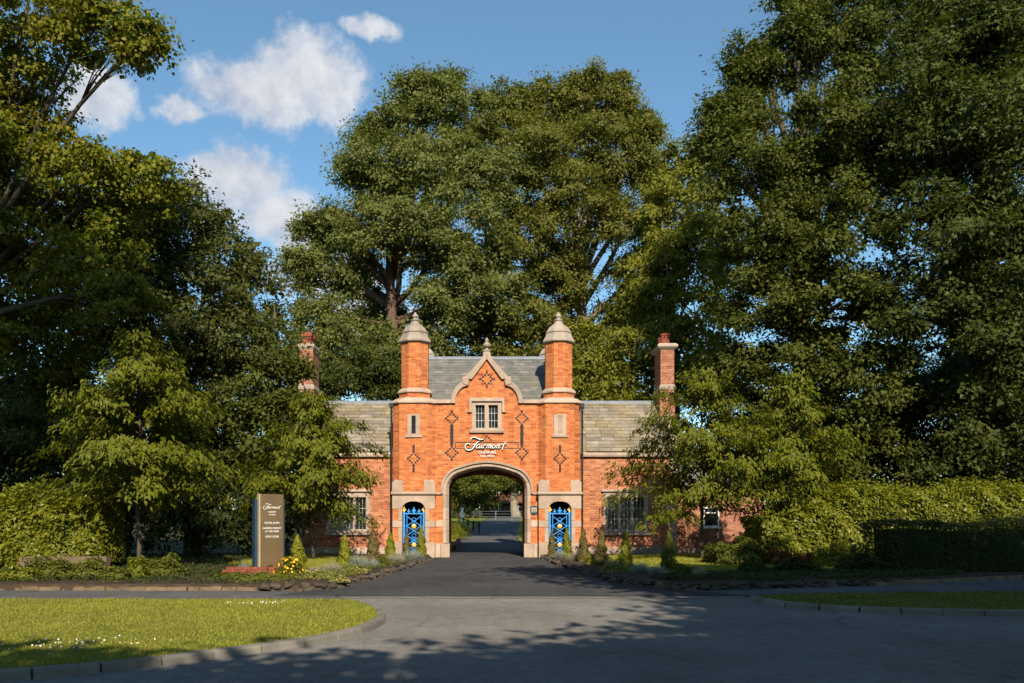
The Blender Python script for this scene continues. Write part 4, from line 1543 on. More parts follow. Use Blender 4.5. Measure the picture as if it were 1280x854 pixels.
# ------------------------------------------------------------------ grass verges with kerb stones
def verge(front, closing, label, blades, z=0.10, gmat='grass_blade'):
    fr = [(p.x, p.y) for p in catmull([(x, y, 0) for x, y in front], 8)]
    poly = fr + closing
    o = MB().slab(poly, -0.05, z).build('grass_verge', 'grass_ground')
    tag(o, kind='structure')
    g = grass('lawn_grass', poly, z, blades, 0.042, gmat, label)
    g['category'] = 'grass'
    # kerb: single stones along the front edge
    v = [Vector((x, y, 0)) for x, y in fr]
    d = [0]
    for a, b in zip(v, v[1:]):
        d.append(d[-1] + (b - a).length)
    me = {}
    step = 0.66
    n = int(d[-1] / step)
    ks = MB()
    ks.loft([[(x, 0.0, -0.04), (x, 0.02, 0.082), (x, 0.035, 0.108), (x, 0.15, 0.112), (x, 0.15, -0.04)] for x in (-step / 2 + 0.006, step / 2 - 0.006)])
    mesh = ks.mesh('kerb_stone', 'kerb')
    for i in range(n):
        s = (i + 0.5) * step
        p, q = along(v, d, s - step / 2), along(v, d, s + step / 2)
        mid = (p + q) / 2
        t = (q - p).normalized()
        k = link_mesh('kerb_stone', mesh, o, (mid.x + t.y * 0.135, mid.y - t.x * 0.135, random.uniform(-0.004, 0.004)))
        k.rotation_euler = (random.gauss(0, 0.012), random.gauss(0, 0.008), math.atan2(t.y, t.x) + random.gauss(0, 0.008))
    return o, poly


left_front = [(-17, 7.0), (-9.5, 7.6), (-5.06, 9.17), (-3.07, 10.95), (-2.2, 12.1), (-1.80, 13.5), (-1.79, 14.6), (-2.10, 16.0), (-2.63, 17.2)]
_, lp = verge(left_front, [(-4, 17.35), (-17, 17.5)], 'sunlit short grass on the kerbed verge in front of the monument sign', 150000)
right_front = [(5.45, 18.0), (5.75, 16.7), (6.6, 15.9), (8.0, 15.45), (10, 15.1), (14, 14.8), (24, 14.7)]
verge(right_front, [(24, 20.0), (12, 19.3), (6.4, 18.6)], 'shaded short grass on the kerbed verge in front of the box hedge', 60000, gmat='grass_shaded')

# daisies on the verge
for (px, py, n, lab) in ((80, 806, 34, 'patch of white daisies in the verge grass near the kerb'), (330, 754, 30, 'patch of white daisies in the verge grass near the monument sign'), (125, 803, 20, 'sparse daisies scattered in the verge grass between the two patches')):
    d = 1102 * 1.57 / (py - 648)
    c = Vector(((px - CX) / F * d, d, 0.13))
    xy = RNG.normal(size=(n, 2)) * np.array([0.26, 0.16]) * (1.0 if n > 25 else 1.9)
    cc = np.stack([xy[:, 0], xy[:, 1], RNG.uniform(-0.01, 0.025, n)], 1)
    me = leaf_mesh('daisies', cc, RNG.normal(size=(n, 3)) * 0.4 + np.array([0, -0.6, 1.0]), RNG.normal(size=(n, 3)), np.full(n, 0.026), np.full(n, 0.026), 'petal_white')
    tag(link_mesh('daisies', me, None, c), lab, 'flowers', None, 'stuff')

# ------------------------------------------------------------------ raised beds beside the drive
bed_l = [(-2.45, 36.9), (-2.85, 29.5), (-3.25, 25), (-3.65, 22), (-4.35, 20.4), (-6, 20.6), (-30, 21.0), (-30, 40), (-8, 38.2), (-4.1, 38.2), (-4.05, 37.9), (-2.45, 37.6)]
bed_r = [(2.45, 36.9), (2.8, 30), (3.25, 25.2), (3.65, 22.2), (4.7, 20.6), (10, 22.2), (15, 24.7), (40, 25.5), (40, 40), (8, 39.3), (4.1, 38.2), (4.05, 37.9), (2.45, 37.6)]
for poly in (bed_l, bed_r):
    tag(MB().slab(poly, -0.05, 0.15).build('planting_bed', 'soil'), kind='structure')
lawn_l = [(-4.1, 27), (-4.2, 35.5), (-8.0, 36.5), (-9, 30), (-6.2, 27)]
lawn_r = [(4.0, 26.5), (3.9, 35.5), (8.5, 38.0), (12, 38), (16, 31), (12, 26), (6, 24)]
for poly, lab, n in ((lawn_l, 'small strip of lawn between the monument sign and the lodge wing', 40000), (lawn_r, 'dappled lawn in front of the lodge wing and annexe', 80000)):
    sheet('lawn', poly, 0.156, 'grass_ground')
    g = grass('lawn_grass', poly, 0.156, n, 0.06, 'grass_blade', lab)
    g['category'] = 'grass'


def rock_mesh(seed):
    rs = np.random.default_rng(seed)
    m = MB()
    rings = []
    for h, r in ((0.0, 0.92), (0.35, 1.0), (0.75, 0.85), (1.0, 0.5)):
        rings.append([(r * math.cos(k * math.pi / 4) * (0.8 + 0.35 * rs.random()), r * math.sin(k * math.pi / 4) * (0.8 + 0.35 * rs.random()), h * (0.85 + 0.25 * rs.random())) for k in range(8)])
    m.loft(rings)
    return m.mesh('edging_rock', 'rock')


ROCKS = [rock_mesh(k) for k in range(6)]


def rock_edge(pts, owner_label, owner_name, n_per_m=4.2, size=0.135):
    v = catmull([(x, y, 0) for x, y in pts], 8)
    d = [0]
    for a, b in zip(v, v[1:]):
        d.append(d[-1] + (b - a).length)
    o = thing(owner_name, v[0], owner_label, 'edging')
    n = int(d[-1] * n_per_m)
    for i in range(n):
        for lay in range(2):
            p = along(v, d, d[-1] * (i + random.random() * 0.6 + 0.3 * lay) / n)
            sc = size * random.uniform(0.65, 1.25) * (1 if lay == 0 else 0.75)
            r = link_mesh('rock', ROCKS[(i * 5 + lay) % 6], o, (p.x + random.uniform(-.07, .07), p.y + random.uniform(-.08, .08), -0.03 if lay == 0 else random.uniform(0.04, 0.10)))
            r.scale = (sc * random.uniform(1.1, 1.7), sc, sc * random.uniform(0.6, 1.0))
            r.rotation_euler = (random.uniform(-.2, .2), random.uniform(-.2, .2), random.uniform(0, 6))
    return o


rock_edge([(-2.35, 36.4), (-2.75, 29.8), (-3.15, 25.2), (-3.5, 22.3), (-4.0, 20.7), (-5.2, 20.35)], 'dark rough rock edging along the drive on the monument sign side', 'rock_edging')
rock_edge([(2.35, 36.4), (2.7, 30), (3.15, 25.3), (3.55, 22.4), (4.6, 20.6), (6.5, 21.0), (9.5, 21.9)], 'dark rough rock edging along the drive on the lodge annexe side', 'rock_edging')


# low sandstone ledges along the footpath and below the laurel hedge
def ledge(name, pts, rows, label, h=0.12, L=0.55, base=0.0, depth=0.3):
    v = [Vector((x, y, 0)) for x, y in pts]
    d = [0]
    for a, b in zip(v, v[1:]):
        d.append(d[-1] + (b - a).length)
    o = thing(name, (v[0].x, v[0].y, base), label, 'stone wall')
    for r in range(rows):
        s = -random.random() * L
        while s < d[-1]:
            ln = L * random.uniform(0.7, 1.5)
            if s + ln > 0:
                a, b = along(v, d, max(0, s) + 0.01), along(v, d, min(d[-1], s + ln) - 0.01)
                if (b - a).length > 0.08:
                    t = (b - a).normalized()
                    mb = MB()
                    ll = (b - a).length
                    hh = h * random.uniform(0.85, 1.0)
                    j = lambda q: random.uniform(-q, q)
                    mb.loft([[(x, j(.02), 0), (x, depth, 0), (x, depth, hh), (x, 0.02 + j(.02), hh + j(.012))] for x in (0, ll * 0.35, ll * 0.7, ll)])
                    me = mb.mesh('stone', 'ledge_stone')
                    k = link_mesh('stone', me, o, (a.x + j(.02), a.y + r * 0.06 + j(.02), base + r * h))
                    k.rotation_euler = (0, 0, math.atan2(t.y, t.x) + random.gauss(0, 0.02))
            s += ln
    return o


ledge('garden_wall', [((20 - CX) / F * 24.5, 24.5), ((134 - CX) / F * 24.5, 24.3)], 3, 'low weathered sandstone wall below the laurel hedge', 0.16, 0.5, 0.15)
ledge('path_edging', [(-14, 20.75), (-9.5, 20.65), (-5.3, 20.45)], 1, 'thin sandstone edging along the footpath behind the grass verge', 0.10, 0.38, 0.0)
ledge('path_edging', [(9.6, 22.0), (15, 24.4), (22, 24.9)], 1, 'low stone edging along the shaded footpath below the box hedge', 0.12, 0.6, 0.0)
pb = thing('brick_planter', (sgx, 23.7, 0.1), 'low red brick planter edge below the monument sign', 'planter')
mesh = MB().box(-0.105, 0.105, 0, 0.10, 0, 0.065).mesh('brick', 'terracotta')
for r in range(4):
    for i in range(8):
        o = link_mesh('brick', mesh, pb, (sgx - 0.95 + i * 0.222 + (r % 2) * 0.11, 23.65 + random.uniform(-.006, .006), 0.10 + r * 0.072))

# ------------------------------------------------------------------ bed plants
GC = 'dwarf conifers along the drive'


def at_px(px, d):
    return (px - CX) / F * d


for (px, d, h, r, mt, lab) in [
        (372, 24.0, 1.05, 0.24, 'leaf_conifer', 'golden cone conifer beside the yellow flowers by the monument sign'),
        (431, 28.5, 1.06, 0.21, 'leaf_conifer', 'bright golden cone conifer standing alone on the lawn strip by the rock edging'),
        (466, 30.5, 1.10, 0.22, 'leaf_bronze', 'bronze tinted cone conifer among blue grass tufts'),
        (488, 33.5, 1.00, 0.20, 'leaf_conifer', 'golden column conifer below the drainpipe on the monument sign side'),
        (508, 35.0, 0.95, 0.14, 'leaf_bronze', 'slim bronze conifer in front of the blue gate on the monument sign side'),
        (526.5, 35.6, 1.10, 0.19, 'leaf_conifer', 'golden conifer in front of the blue gate on the monument sign side'),
        (690, 35.6, 0.98, 0.15, 'leaf_bronze', 'slim bronze conifer in front of the blue gate beside the plaque'),
        (708.5, 34.4, 1.05, 0.17, 'leaf_conifer', 'golden conifer in front of the blue gate beside the plaque'),
        (729, 31.5, 1.10, 0.19, 'leaf_bronze', 'olive conifer below the drainpipe on the plaque side'),
        (752, 29.0, 1.05, 0.19, 'leaf_bronze', 'dull bronze conifer beside the yellow spurge below the lodge wing window'),
        (782, 27.0, 1.06, 0.20, 'leaf_conifer', 'bright golden cone conifer on the dappled lawn'),
        (836, 26.0, 1.02, 0.22, 'leaf_shrub', 'shaded green cone conifer on the dappled lawn')]:
    blob_plant('dwarf_conifer', lab, 'conifer', (at_px(px, d), d, 0.14), r * 1.28, r * 1.28, h * (0.95 + 0.2 * random.random()), 2600, 0.075, mt, GC, cone=True, wl=0.42)

GT = 'blue grass tufts along the rock edging'
for i, (px, d, r, h, mt, lab) in enumerate([
        (448, 27.6, 0.36, 0.55, 'leaf_fescue', 'large blue grey fescue tuft beside the lone golden conifer'),
        (463, 27.0, 0.34, 0.42, 'leaf_fescue', 'blue grey fescue tuft hanging over the rock edging'),
        (414, 25.2, 0.40, 0.36, 'leaf_silver', 'pale silver tuft spreading on the lawn strip'),
        (393, 24.0, 0.34, 0.30, 'leaf_silver', 'pale silver tuft beside the conifer by the monument sign'),
        (478, 29.5, 0.26, 0.40, 'leaf_shrub', 'green grass tuft between the blue fescue tufts'),
        (495, 31.0, 0.34, 0.46, 'leaf_silver', 'silver grey tuft below the drainpipe on the monument sign side'),
        (512, 32.5, 0.30, 0.52, 'leaf_fescue', 'blue fescue tuft at the foot of the blue gate on the sign side'),
        (520, 33.0, 0.28, 0.46, 'leaf_fescue', 'pale blue fescue tuft against the golden conifer by the blue gate'),
        (500, 30.6, 0.25, 0.34, 'leaf_silver', 'small silver tuft on the rocks near the drainpipe'),
        (699, 34.0, 0.26, 0.42, 'leaf_fescue', 'blue fescue tuft at the foot of the blue gate beside the plaque'),
        (718, 32.0, 0.30, 0.40, 'leaf_silver', 'silver tuft below the drainpipe on the plaque side'),
        (800, 25.0, 0.36, 0.42, 'leaf_fescue', 'shaded blue fescue tuft on the dappled lawn'),
        (822, 24.2, 0.32, 0.34, 'leaf_fescue', 'low shaded blue tuft beside the green cone conifer'),
        (874, 23.0, 0.25, 0.34, 'leaf_silver', 'spiky pale tuft beside the trunk of the cherry tree on the lawn'),
        (362, 23.5, 0.24, 0.34, 'leaf_fescue', 'pale blue tuft at the foot of the monument sign'),
        (304, 24.0, 0.20, 0.42, 'leaf_fescue', 'blue grey tuft beside the blue slab of the monument sign')]):
    tuft('fescue_tuft', lab, (at_px(px, d), d, 0.14), r, h, 520, mt, GT)

GS = 'low shrubs in the beds'
for (px, d, rx, h, leaf, mt, lab) in [
        (362, 23.2, 0.42, 0.52, 0.055, 'leaf_shrub', 'rounded shrub carrying bright yellow flowers by the monument sign'),
        (412, 22.4, 0.40, 0.22, 0.06, 'leaf_variegated', 'variegated trailing plant tumbling over the rock edging'),
        (425, 21.6, 0.22, 0.16, 0.06, 'leaf_variegated', 'small variegated plant at the corner of the rock edging'),
        (395, 22.8, 0.38, 0.26, 0.06, 'leaf_variegated', 'variegated ground cover beside the yellow flowered shrub'),
        (445, 25.0, 0.36, 0.22, 0.06, 'leaf_variegated', 'variegated plant below the lone golden conifer'),
        (286, 22.4, 0.55, 0.20, 0.07, 'leaf_shrub', 'low leafy green clump before the brick planter'),
        (325, 22.3, 0.55, 0.20, 0.07, 'leaf_shrub', 'low leafy green clump below the monument sign'),
        (335, 23.9, 0.45, 0.26, 0.05, 'leaf_bronze', 'dry brown bedding plant inside the brick planter'),
        (60, 22.6, 0.75, 0.62, 0.08, 'leaf_shrub', 'olive shrub in front of the sandstone wall'),
        (110, 22.8, 0.80, 0.55, 0.08, 'leaf_shrub', 'broad green shrub covering the end of the sandstone wall'),
        (20, 22.0, 0.55, 0.42, 0.08, 'leaf_laurel', 'low bright shrub by the footpath below the sandstone wall'),
        (172, 22.6, 0.30, 0.62, 0.11, 'leaf_laurel', 'bright yellow green shrub at the foot of the cherry tree'),
        (205, 23.4, 0.65, 0.62, 0.09, 'leaf_shrub', 'dark leafy shrub beside the cherry tree trunk'),
        (145, 22.2, 0.35, 0.35, 0.08, 'leaf_shrub', 'small green shrub between the sandstone wall and the cherry tree'),
        (742, 30.0, 0.38, 0.42, 0.05, 'leaf_conifer', 'yellow green spurge mound below the lodge wing window'),
        (768, 25.5, 0.42, 0.42, 0.06, 'leaf_variegated', 'variegated mound by the rock edging on the dappled lawn'),
        (855, 23.5, 0.40, 0.34, 0.07, 'leaf_shrub', 'low shaded shrub behind the rock edging near the footpath'),
        (925, 29.5, 0.95, 0.95, 0.12, 'leaf_shrub', 'spreading light green shrub between the two lawn cherry trees'),
        (972, 29.0, 0.48, 0.62, 0.08, 'leaf_azalea', 'orange flowering azalea beside the cherry tree'),
        (898, 30.5, 0.6, 0.70, 0.10, 'leaf_shrub', 'green shrub at the foot of the cherry tree by the annexe'),
        (1010, 29.0, 0.36, 0.45, 0.07, 'leaf_azalea', 'small reddish azalea beside the rounded shrub'),
        (1052, 28.0, 0.85, 0.95, 0.08, 'leaf_laurel', 'rounded yellow green shrub in front of the long laurel hedge'),
        (995, 24.5, 0.60, 0.50, 0.08, 'leaf_box', 'low dark shrub in shade by the footpath'),
        (1080, 25.2, 0.75, 0.60, 0.08, 'leaf_box', 'dark shaded shrub against the end of the box hedge'),
        (940, 24.5, 0.55, 0.30, 0.08, 'leaf_box', 'low dark ground cover at the footpath edge')]:
    n = int(900 + 5200 * rx * h)
    t = blob_plant('garden_shrub', lab, 'shrub', (at_px(px, d), d, 0.13), rx, rx * 0.8, h, n, leaf, mt, GS, fill=0.5)
    if 'yellow flowers' in lab or 'shrub carrying' in lab:
        q = rdir(130)
        q[:, 2] = np.abs(q[:, 2])
        q = q * np.array([rx, rx * 0.8, h]) * 1.04
        me = leaf_mesh('flowers', q, q * 1.0 + RNG.normal(size=q.shape) * 0.2, RNG.normal(size=q.shape), np.full(130, 0.075), np.full(130, 0.075), 'petal_yellow')
        tag(link_mesh('flowers', me, t, (at_px(px, d), d, 0.13)), kind='stuff')


def ground_cover(name, poly, n, material, label, leaf=0.08, h=0.10):
    xs, ys = [p[0] for p in poly], [p[1] for p in poly]
    x, y = RNG.uniform(min(xs), max(xs), n), RNG.uniform(min(ys), max(ys), n)
    k = inside(poly, x, y) & ((np.sin(x * 1.9 + np.sin(y * 1.3) * 1.5) * np.cos(y * 1.6 + x * 0.6) + RNG.normal(size=n) * 0.35) > -0.35)
    x, y = x[k], y[k]
    n = len(x)
    c = np.stack([x, y, 0.16 + h * RNG.random(n)], 1)
    L = leaf * (0.6 + 0.8 * RNG.random(n))
    me = leaf_mesh(name, c, RNG.normal(size=(n, 3)) * 0.5 + np.array([0, -0.4, 1.0]), RNG.normal(size=(n, 3)), L, L * 0.7, material)
    tag(link_mesh(name, me), label, 'ground cover', None, 'stuff')


ground_cover('ivy', [(-16, 20.95), (-6, 20.7), (-6.3, 23.4), (-9, 30), (-9, 37), (-16, 37)], 20000, 'leaf_box', 'dark ivy ground cover in the bed under the cherry tree by the sandstone wall')
ground_cover('ivy', [(5.0, 20.9), (9.8, 22.4), (13, 24.0), (13, 27), (6, 24.2), (4.2, 22.5)], 18000, 'leaf_box', 'dark ivy ground cover behind the rock edging before the dappled lawn')
ground_cover('bedding', [(-4.4, 20.6), (-3.75, 22), (-3.4, 25), (-3.0, 29.5), (-2.6, 35), (-3.2, 35), (-4.0, 28), (-6.3, 23.3), (-6, 20.8)], 12000, 'leaf_shrub', 'low green bedding plants between the monument sign and the rock edging', 0.06, 0.12)


# ------------------------------------------------------------------ hedges
def hedge(label, x0, x1, y0, y1, z0, zt, n, leaf, material, group, drop=0.0, bulge=0.17, slope=0.0):
    """a clipped hedge: leaves over its front, top and ends, on a solid twiggy core that blocks light; zt(x) is the top"""
    base = ((x0 + x1) / 2, (y0 + y1) / 2, z0)
    t = thing('hedge', base, label, 'hedge', group)
    k = RNG.random(n)
    ln, dp, hh = x1 - x0, y1 - y0, zt((x0 + x1) / 2) - z0
    x = RNG.uniform(x0, x1, n)
    y = np.full(n, y0, float)
    zf = RNG.random(n)
    top = np.array([zt(v) for v in x])
    z = z0 + zf * (top - z0)
    nr = np.tile(np.array([0, -1.0, 0.25]), (n, 1))
    a_front, a_top, a_end = ln * hh, ln * dp, dp * hh
    tot = a_front + a_top + 2 * a_end
    isT = (k > a_front / tot) & (k < (a_front + a_top) / tot)
    y[isT] = RNG.uniform(y0, y1, isT.sum())
    z[isT] = top[isT]
    nr[isT] = (0, -0.2, 1)
    isE = k >= (a_front + a_top) / tot
    e = RNG.random(n) < 0.5
    x[isE] = np.where(e[isE], x0, x1)
    y[isE] = RNG.uniform(y0, y1, isE.sum())
    top = np.array([zt(v) for v in x])
    z[isE] = z0 + zf[isE] * (top[isE] - z0)
    nr[isE] = np.where(e[isE][:, None], np.array([-1.0, -0.2, 0.2]), np.array([1.0, -0.2, 0.2]))
    bump_ = bulge * (np.sin(x * 2.1 + z * 1.3) * np.cos(z * 2.7 + x * 0.7) + 0.5 * np.sin(x * 5.3 + z * 4.1))
    lean = slope * (z - z0)
    dep = -np.abs(RNG.normal(size=n)) * 0.09
    c = np.stack([x, y + lean, z], 1) + unit(nr) * (bump_ + dep)[:, None]
    shoot = isT & (RNG.random(n) < 0.22)
    c[shoot, 2] += np.abs(RNG.normal(size=shoot.sum())) * 0.16
    thin = (~isT) & (RNG.random(n) < 0.10)
    c[thin, 1] -= np.abs(RNG.normal(size=thin.sum())) * 0.08
    # round the top front shoulder
    sh = np.clip((z - (top - 0.8)) / 0.8, 0, 1)
    c[~isT, 1] += (sh[~isT] ** 2) * 0.45
    c[isT, 2] -= np.clip(1 - (y[isT] - y0) / 0.7, 0, 1) ** 2 * 0.38
    nrm = unit(nr) * 0.75 + np.array([0, 0, 0.55]) + RNG.normal(size=(n, 3)) * 0.5
    ax = RNG.normal(size=(n, 3)) + np.array([0, -0.2, -0.3])
    L = leaf * (0.7 + 0.6 * RNG.random(n))
    me = leaf_mesh('foliage', c - np.array(base), nrm, ax, L, L * 0.5, material)
    link_mesh('foliage', me, t, base)
    m = MB()
    segs = 12
    rings = []
    for i in range(segs + 1):
        xx = x0 + 0.25 + (ln - 0.5) * i / segs
        zz_ = zt(xx) - 0.25
        rings.append([(xx, y0 + 0.22, z0 - 0.1), (xx, y1 - 0.2, z0 - 0.1), (xx, y1 - 0.2, zz_), (xx, y0 + 0.85, zz_ - 0.05), (xx, y0 + 0.3, zz_ - 0.55)])
    m.loft(rings)
    m.build('twig_light_block', 'leaf_box', t)  # solid core inside the hedge, added to block light through the leaves
    return t


hedge('bright green laurel hedge behind the sandstone wall', -19, (136 - CX) / F * 26.6, 26.0, 27.6, 0.35, lambda x: 2.42 - 0.10 * max(0, -x - 13.5) + 0.10 * math.sin(x * 1.3), 26000, 0.15, 'leaf_laurel', 'hedges beside the lodge')
hedge('long sunlit laurel hedge with sloping end beyond the lawn', (945 - CX) / F * 31.5, 26, 30.6, 33, 0.1, lambda x: 2.78 + 0.08 * math.sin(x * 1.1) - max(0, 13.2 - x) * 0.27, 40000, 0.14, 'leaf_laurel', 'hedges beside the lodge')
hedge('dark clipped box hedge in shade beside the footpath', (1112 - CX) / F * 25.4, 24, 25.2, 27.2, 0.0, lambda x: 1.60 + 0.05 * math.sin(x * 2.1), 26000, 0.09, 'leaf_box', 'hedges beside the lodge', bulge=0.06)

# ------------------------------------------------------------------ young cherry trees
cherry('young cherry tree with slim trunk rising from the bed before the laurel hedge', (at_px(173, 26.5), 26.5, 0.12), 7.6, 2.2, 3.1, 96, 1)
cherry('broad young cherry tree between the monument sign and the lodge wing', (at_px(392, 32.8), 32.8, 0.12), 6.5, 1.9, 3.1, 92, 2)
cherry('young cherry tree shading the lodge wing window', (at_px(878, 33.2), 33.2, 0.12), 7.6, 2.0, 3.5, 84, 3)
cherry('young cherry tree standing between the azalea and the long laurel hedge', (at_px(992, 32.0), 32.0, 0.12), 7.3, 2.3, 2.6, 76, 4)

# ------------------------------------------------------------------ large trees
tree('maple_tree', 'large maple with bronze tinted leaves overhanging the laurel hedge', (-20.5, 31.5, 0), 24, 0.34,
     plobes([(40, 20, 75, 29.4), (120, 35, 62, 28.7), (178, 52, 40, 28.3), (20, 100, 62, 30.8), (45, 190, 78, 30.8), (120, 212, 55, 30.1), (180, 235, 52, 30.8), (20, 300, 90, 32.2), (110, 320, 62, 30.1), (150, 370, 48, 29.4),
             (30, 420, 90, 32.2), (120, 290, 62, 33.6), (-40, 180, 120, 32.2), (-80, 330, 120, 32.2), (60, 500, 60, 40.6)]),
     'leaf_maple', spacing=0.74, per=46, leaf=0.145, crad=0.50, flat=0.38, droop=0.25, wl=0.75, shell=0.45, twigs=14)
tree('ash_tree', 'dense grey green tree behind the laurel hedge and cherry tree', (-12.5, 38.0, 0), 19, 0.4,
     plobes([(170, 240, 62, 36), (225, 280, 66, 36), (275, 325, 62, 36.5), (310, 365, 52, 37), (150, 330, 80, 36), (220, 390, 85, 35), (295, 430, 62, 36), (160, 470, 90, 36), (240, 500, 80, 36), (90, 400, 90, 37), (70, 540, 90, 36), (200, 580, 70, 35)]),
     'leaf_grey', spacing=0.85, per=66, leaf=0.14, crad=0.55, tri=True)
tree('hornbeam_tree', 'dull green tree growing in front of the lodge chimney on the sign side', (-8.6, 37.0, 0), 12.5, 0.22,
     plobes([(322, 400, 38, 37), (372, 462, 15, 36.5), (376, 505, 17, 36.2), (330, 445, 42, 36.5), (318, 490, 52, 36), (352, 520, 28, 36.2), (300, 480, 55, 37), (310, 550, 60, 36), (362, 570, 36, 36)]),
     'leaf_mid', spacing=0.75, per=40, leaf=0.15, crad=0.5, tri=True)
tree('sycamore_tree', 'tall spreading sycamore with reddish trunk behind the turret on the sign side', (at_px(497, 54), 54, hf(54)), 27, 0.55,
     plobes([(540, 125, 36, 53), (520, 112, 26, 53), (556, 108, 24, 54), (625, 135, 30, 55), (443, 212, 28, 52), (395, 285, 26, 51), (378, 330, 22, 50), (470, 165, 24, 53), (500, 160, 40, 53), (582, 158, 48, 54), (470, 215, 52, 52), (535, 215, 60, 51), (600, 225, 62, 52), (440, 285, 50, 51), (505, 290, 56, 50), (575, 305, 60, 50), (412, 345, 45, 51), (425, 300, 42, 53),
             (400, 400, 45, 50), (600, 370, 60, 50), (430, 440, 48, 49), (560, 385, 48, 50), (470, 470, 45, 49), (455, 350, 38, 54), (385, 440, 38, 49), (480, 395, 34, 56), (395, 480, 40, 49), (470, 425, 36, 51), (530, 435, 42, 50.5), (500, 470, 40, 50)]),
     'leaf_sycamore', bark='bark_red', spacing=0.98, per=92, leaf=0.172, crad=0.58, fork=0.5, tri=True, flat=0.6)
tree('lime_tree', 'tall dense lime tree with pale trunk behind the turret on the plaque side', (at_px(746, 56), 56, hf(56)), 27.5, 0.55,
     plobes([(690, 132, 40, 55), (655, 128, 26, 55), (722, 112, 24, 55), (768, 112, 24, 55), (806, 165, 24, 54), (812, 215, 28, 54), (745, 128, 46, 55), (785, 150, 36, 55), (640, 175, 50, 55), (700, 195, 66, 53), (775, 205, 52, 54), (650, 255, 60, 54), (725, 275, 62, 52), (795, 275, 46, 53), (650, 325, 56, 53), (700, 345, 40, 53),
             (805, 345, 46, 53), (620, 420, 46, 52), (670, 400, 46, 52), (800, 400, 40, 53), (640, 465, 45, 51), (700, 450, 40, 52), (590, 452, 42, 52), (735, 452, 36, 53), (775, 395, 34, 55), (695, 395, 34, 54), (600, 400, 36, 54)]),
     'leaf_lime', bark='bark_pale', spacing=0.98, per=92, leaf=0.165, crad=0.60, droop=0.3, fork=0.48, tri=True)
tree('beech_tree', 'yellow green tree with drooping sprays behind the lodge wing', (at_px(850, 49), 49, hf(49)), 21, 0.4,
     plobes([(860, 215, 46, 50), (850, 265, 52, 49), (885, 320, 60, 48), (830, 320, 42, 48.5), (870, 395, 56, 47), (815, 370, 40, 47.5), (790, 440, 48, 46.5), (840, 455, 48, 46.5), (745, 470, 40, 47), (890, 470, 55, 46), (770, 490, 40, 46), (730, 420, 26, 49)]),
     'leaf_yellow', spacing=0.9, per=62, leaf=0.17, crad=0.62, droop=0.4, flat=0.4, tri=True)
tree('chestnut_tree', 'huge dark green chestnut tree towering over the lawn cherry trees', (at_px(1010, 38), 38, 0), 25, 0.55,
     plobes([(965, 80, 50, 38), (935, 95, 34, 38), (905, 145, 28, 38), (895, 185, 26, 38), (1000, 20, 45, 38), (925, 150, 44, 38), (1035, 45, 70, 37), (1110, 30, 80, 38), (955, 215, 70, 37), (1050, 160, 90, 36), (945, 300, 62, 37), (1030, 280, 80, 36), (1120, 200, 95, 37), (960, 385, 66, 37), (1050, 380, 75, 36),
             (1000, 460, 60, 37), (1080, 470, 70, 36), (930, 460, 50, 38), (960, 540, 52, 38), (1050, 555, 60, 37)]),
     'leaf_mid', spacing=0.92, per=95, leaf=0.145, crad=0.56, wl=0.7, tri=True)
tree('horse_chestnut_tree', 'broad dark tree rising behind the box hedge', (at_px(1230, 36), 36, 0), 24, 0.6,
     plobes([(1190, 60, 85, 35), (1270, 40, 90, 35), (1170, 150, 80, 34), (1250, 160, 95, 33), (1160, 290, 75, 34), (1240, 290, 90, 33), (1160, 400, 75, 34), (1250, 400, 85, 33.5), (1130, 540, 62, 39), (1170, 490, 50, 38), (1225, 500, 62, 34.5), (1275, 560, 62, 34), (1195, 570, 50, 35), (1330, 250, 130, 34), (1340, 450, 120, 35), (1320, 80, 120, 36)]),
     'leaf_dark', spacing=0.97, per=86, leaf=0.148, crad=0.58, wl=0.7, tri=True)

# understorey behind the lodge wings and hedges; yew and privet leaves coloured dark for undershade
for (name, lab, px, d, specs, mt) in [
        ('holly_bush', 'dense green bush behind the lodge roof on the sign side', 440, 47, [(415, 470, 40, 47), (460, 460, 45, 47), (490, 490, 36, 47), (390, 510, 40, 47)], 'leaf_dark'),
        ('elder_bush', 'light green bush behind the lodge roof next to the plaque side turret', 770, 48, [(740, 500, 36, 48), (790, 510, 40, 48), (735, 450, 30, 48.5)], 'leaf_lime'),
        ('yew_bush', 'dark bush behind the laurel hedge on the sign side', 60, 34.5, [(20, 590, 60, 35), (90, 600, 60, 35), (160, 600, 60, 35), (230, 610, 65, 36), (300, 615, 60, 36), (130, 650, 50, 34.5), (210, 660, 45, 34.5), (290, 665, 42, 35), (345, 650, 40, 36.5), (60, 650, 50, 34), (15, 480, 70, 40), (80, 530, 60, 40), (10, 560, 60, 38), (190, 540, 60, 40), (270, 560, 55, 40)], 'leaf_box'),
        ('privet_bush', 'dark bush behind the long laurel hedge', 1100, 38, [(970, 600, 45, 41), (1030, 595, 60, 39), (1100, 600, 60, 39), (1180, 600, 62, 39), (1270, 600, 65, 39), (1000, 640, 45, 37), (1330, 600, 65, 39), (1000, 510, 60, 43), (1090, 530, 60, 42), (1180, 480, 70, 42), (1265, 470, 80, 42), (1230, 380, 70, 43), (930, 520, 50, 44), (1270, 560, 60, 41)], 'leaf_box')]:
    tree(name, lab, (at_px(px, d), d, 0.0), 4.5, 0.14, plobes(specs), mt, 'bushes around the lodge', spacing=0.85, per=40, leaf=0.16, crad=0.55, tri=True)

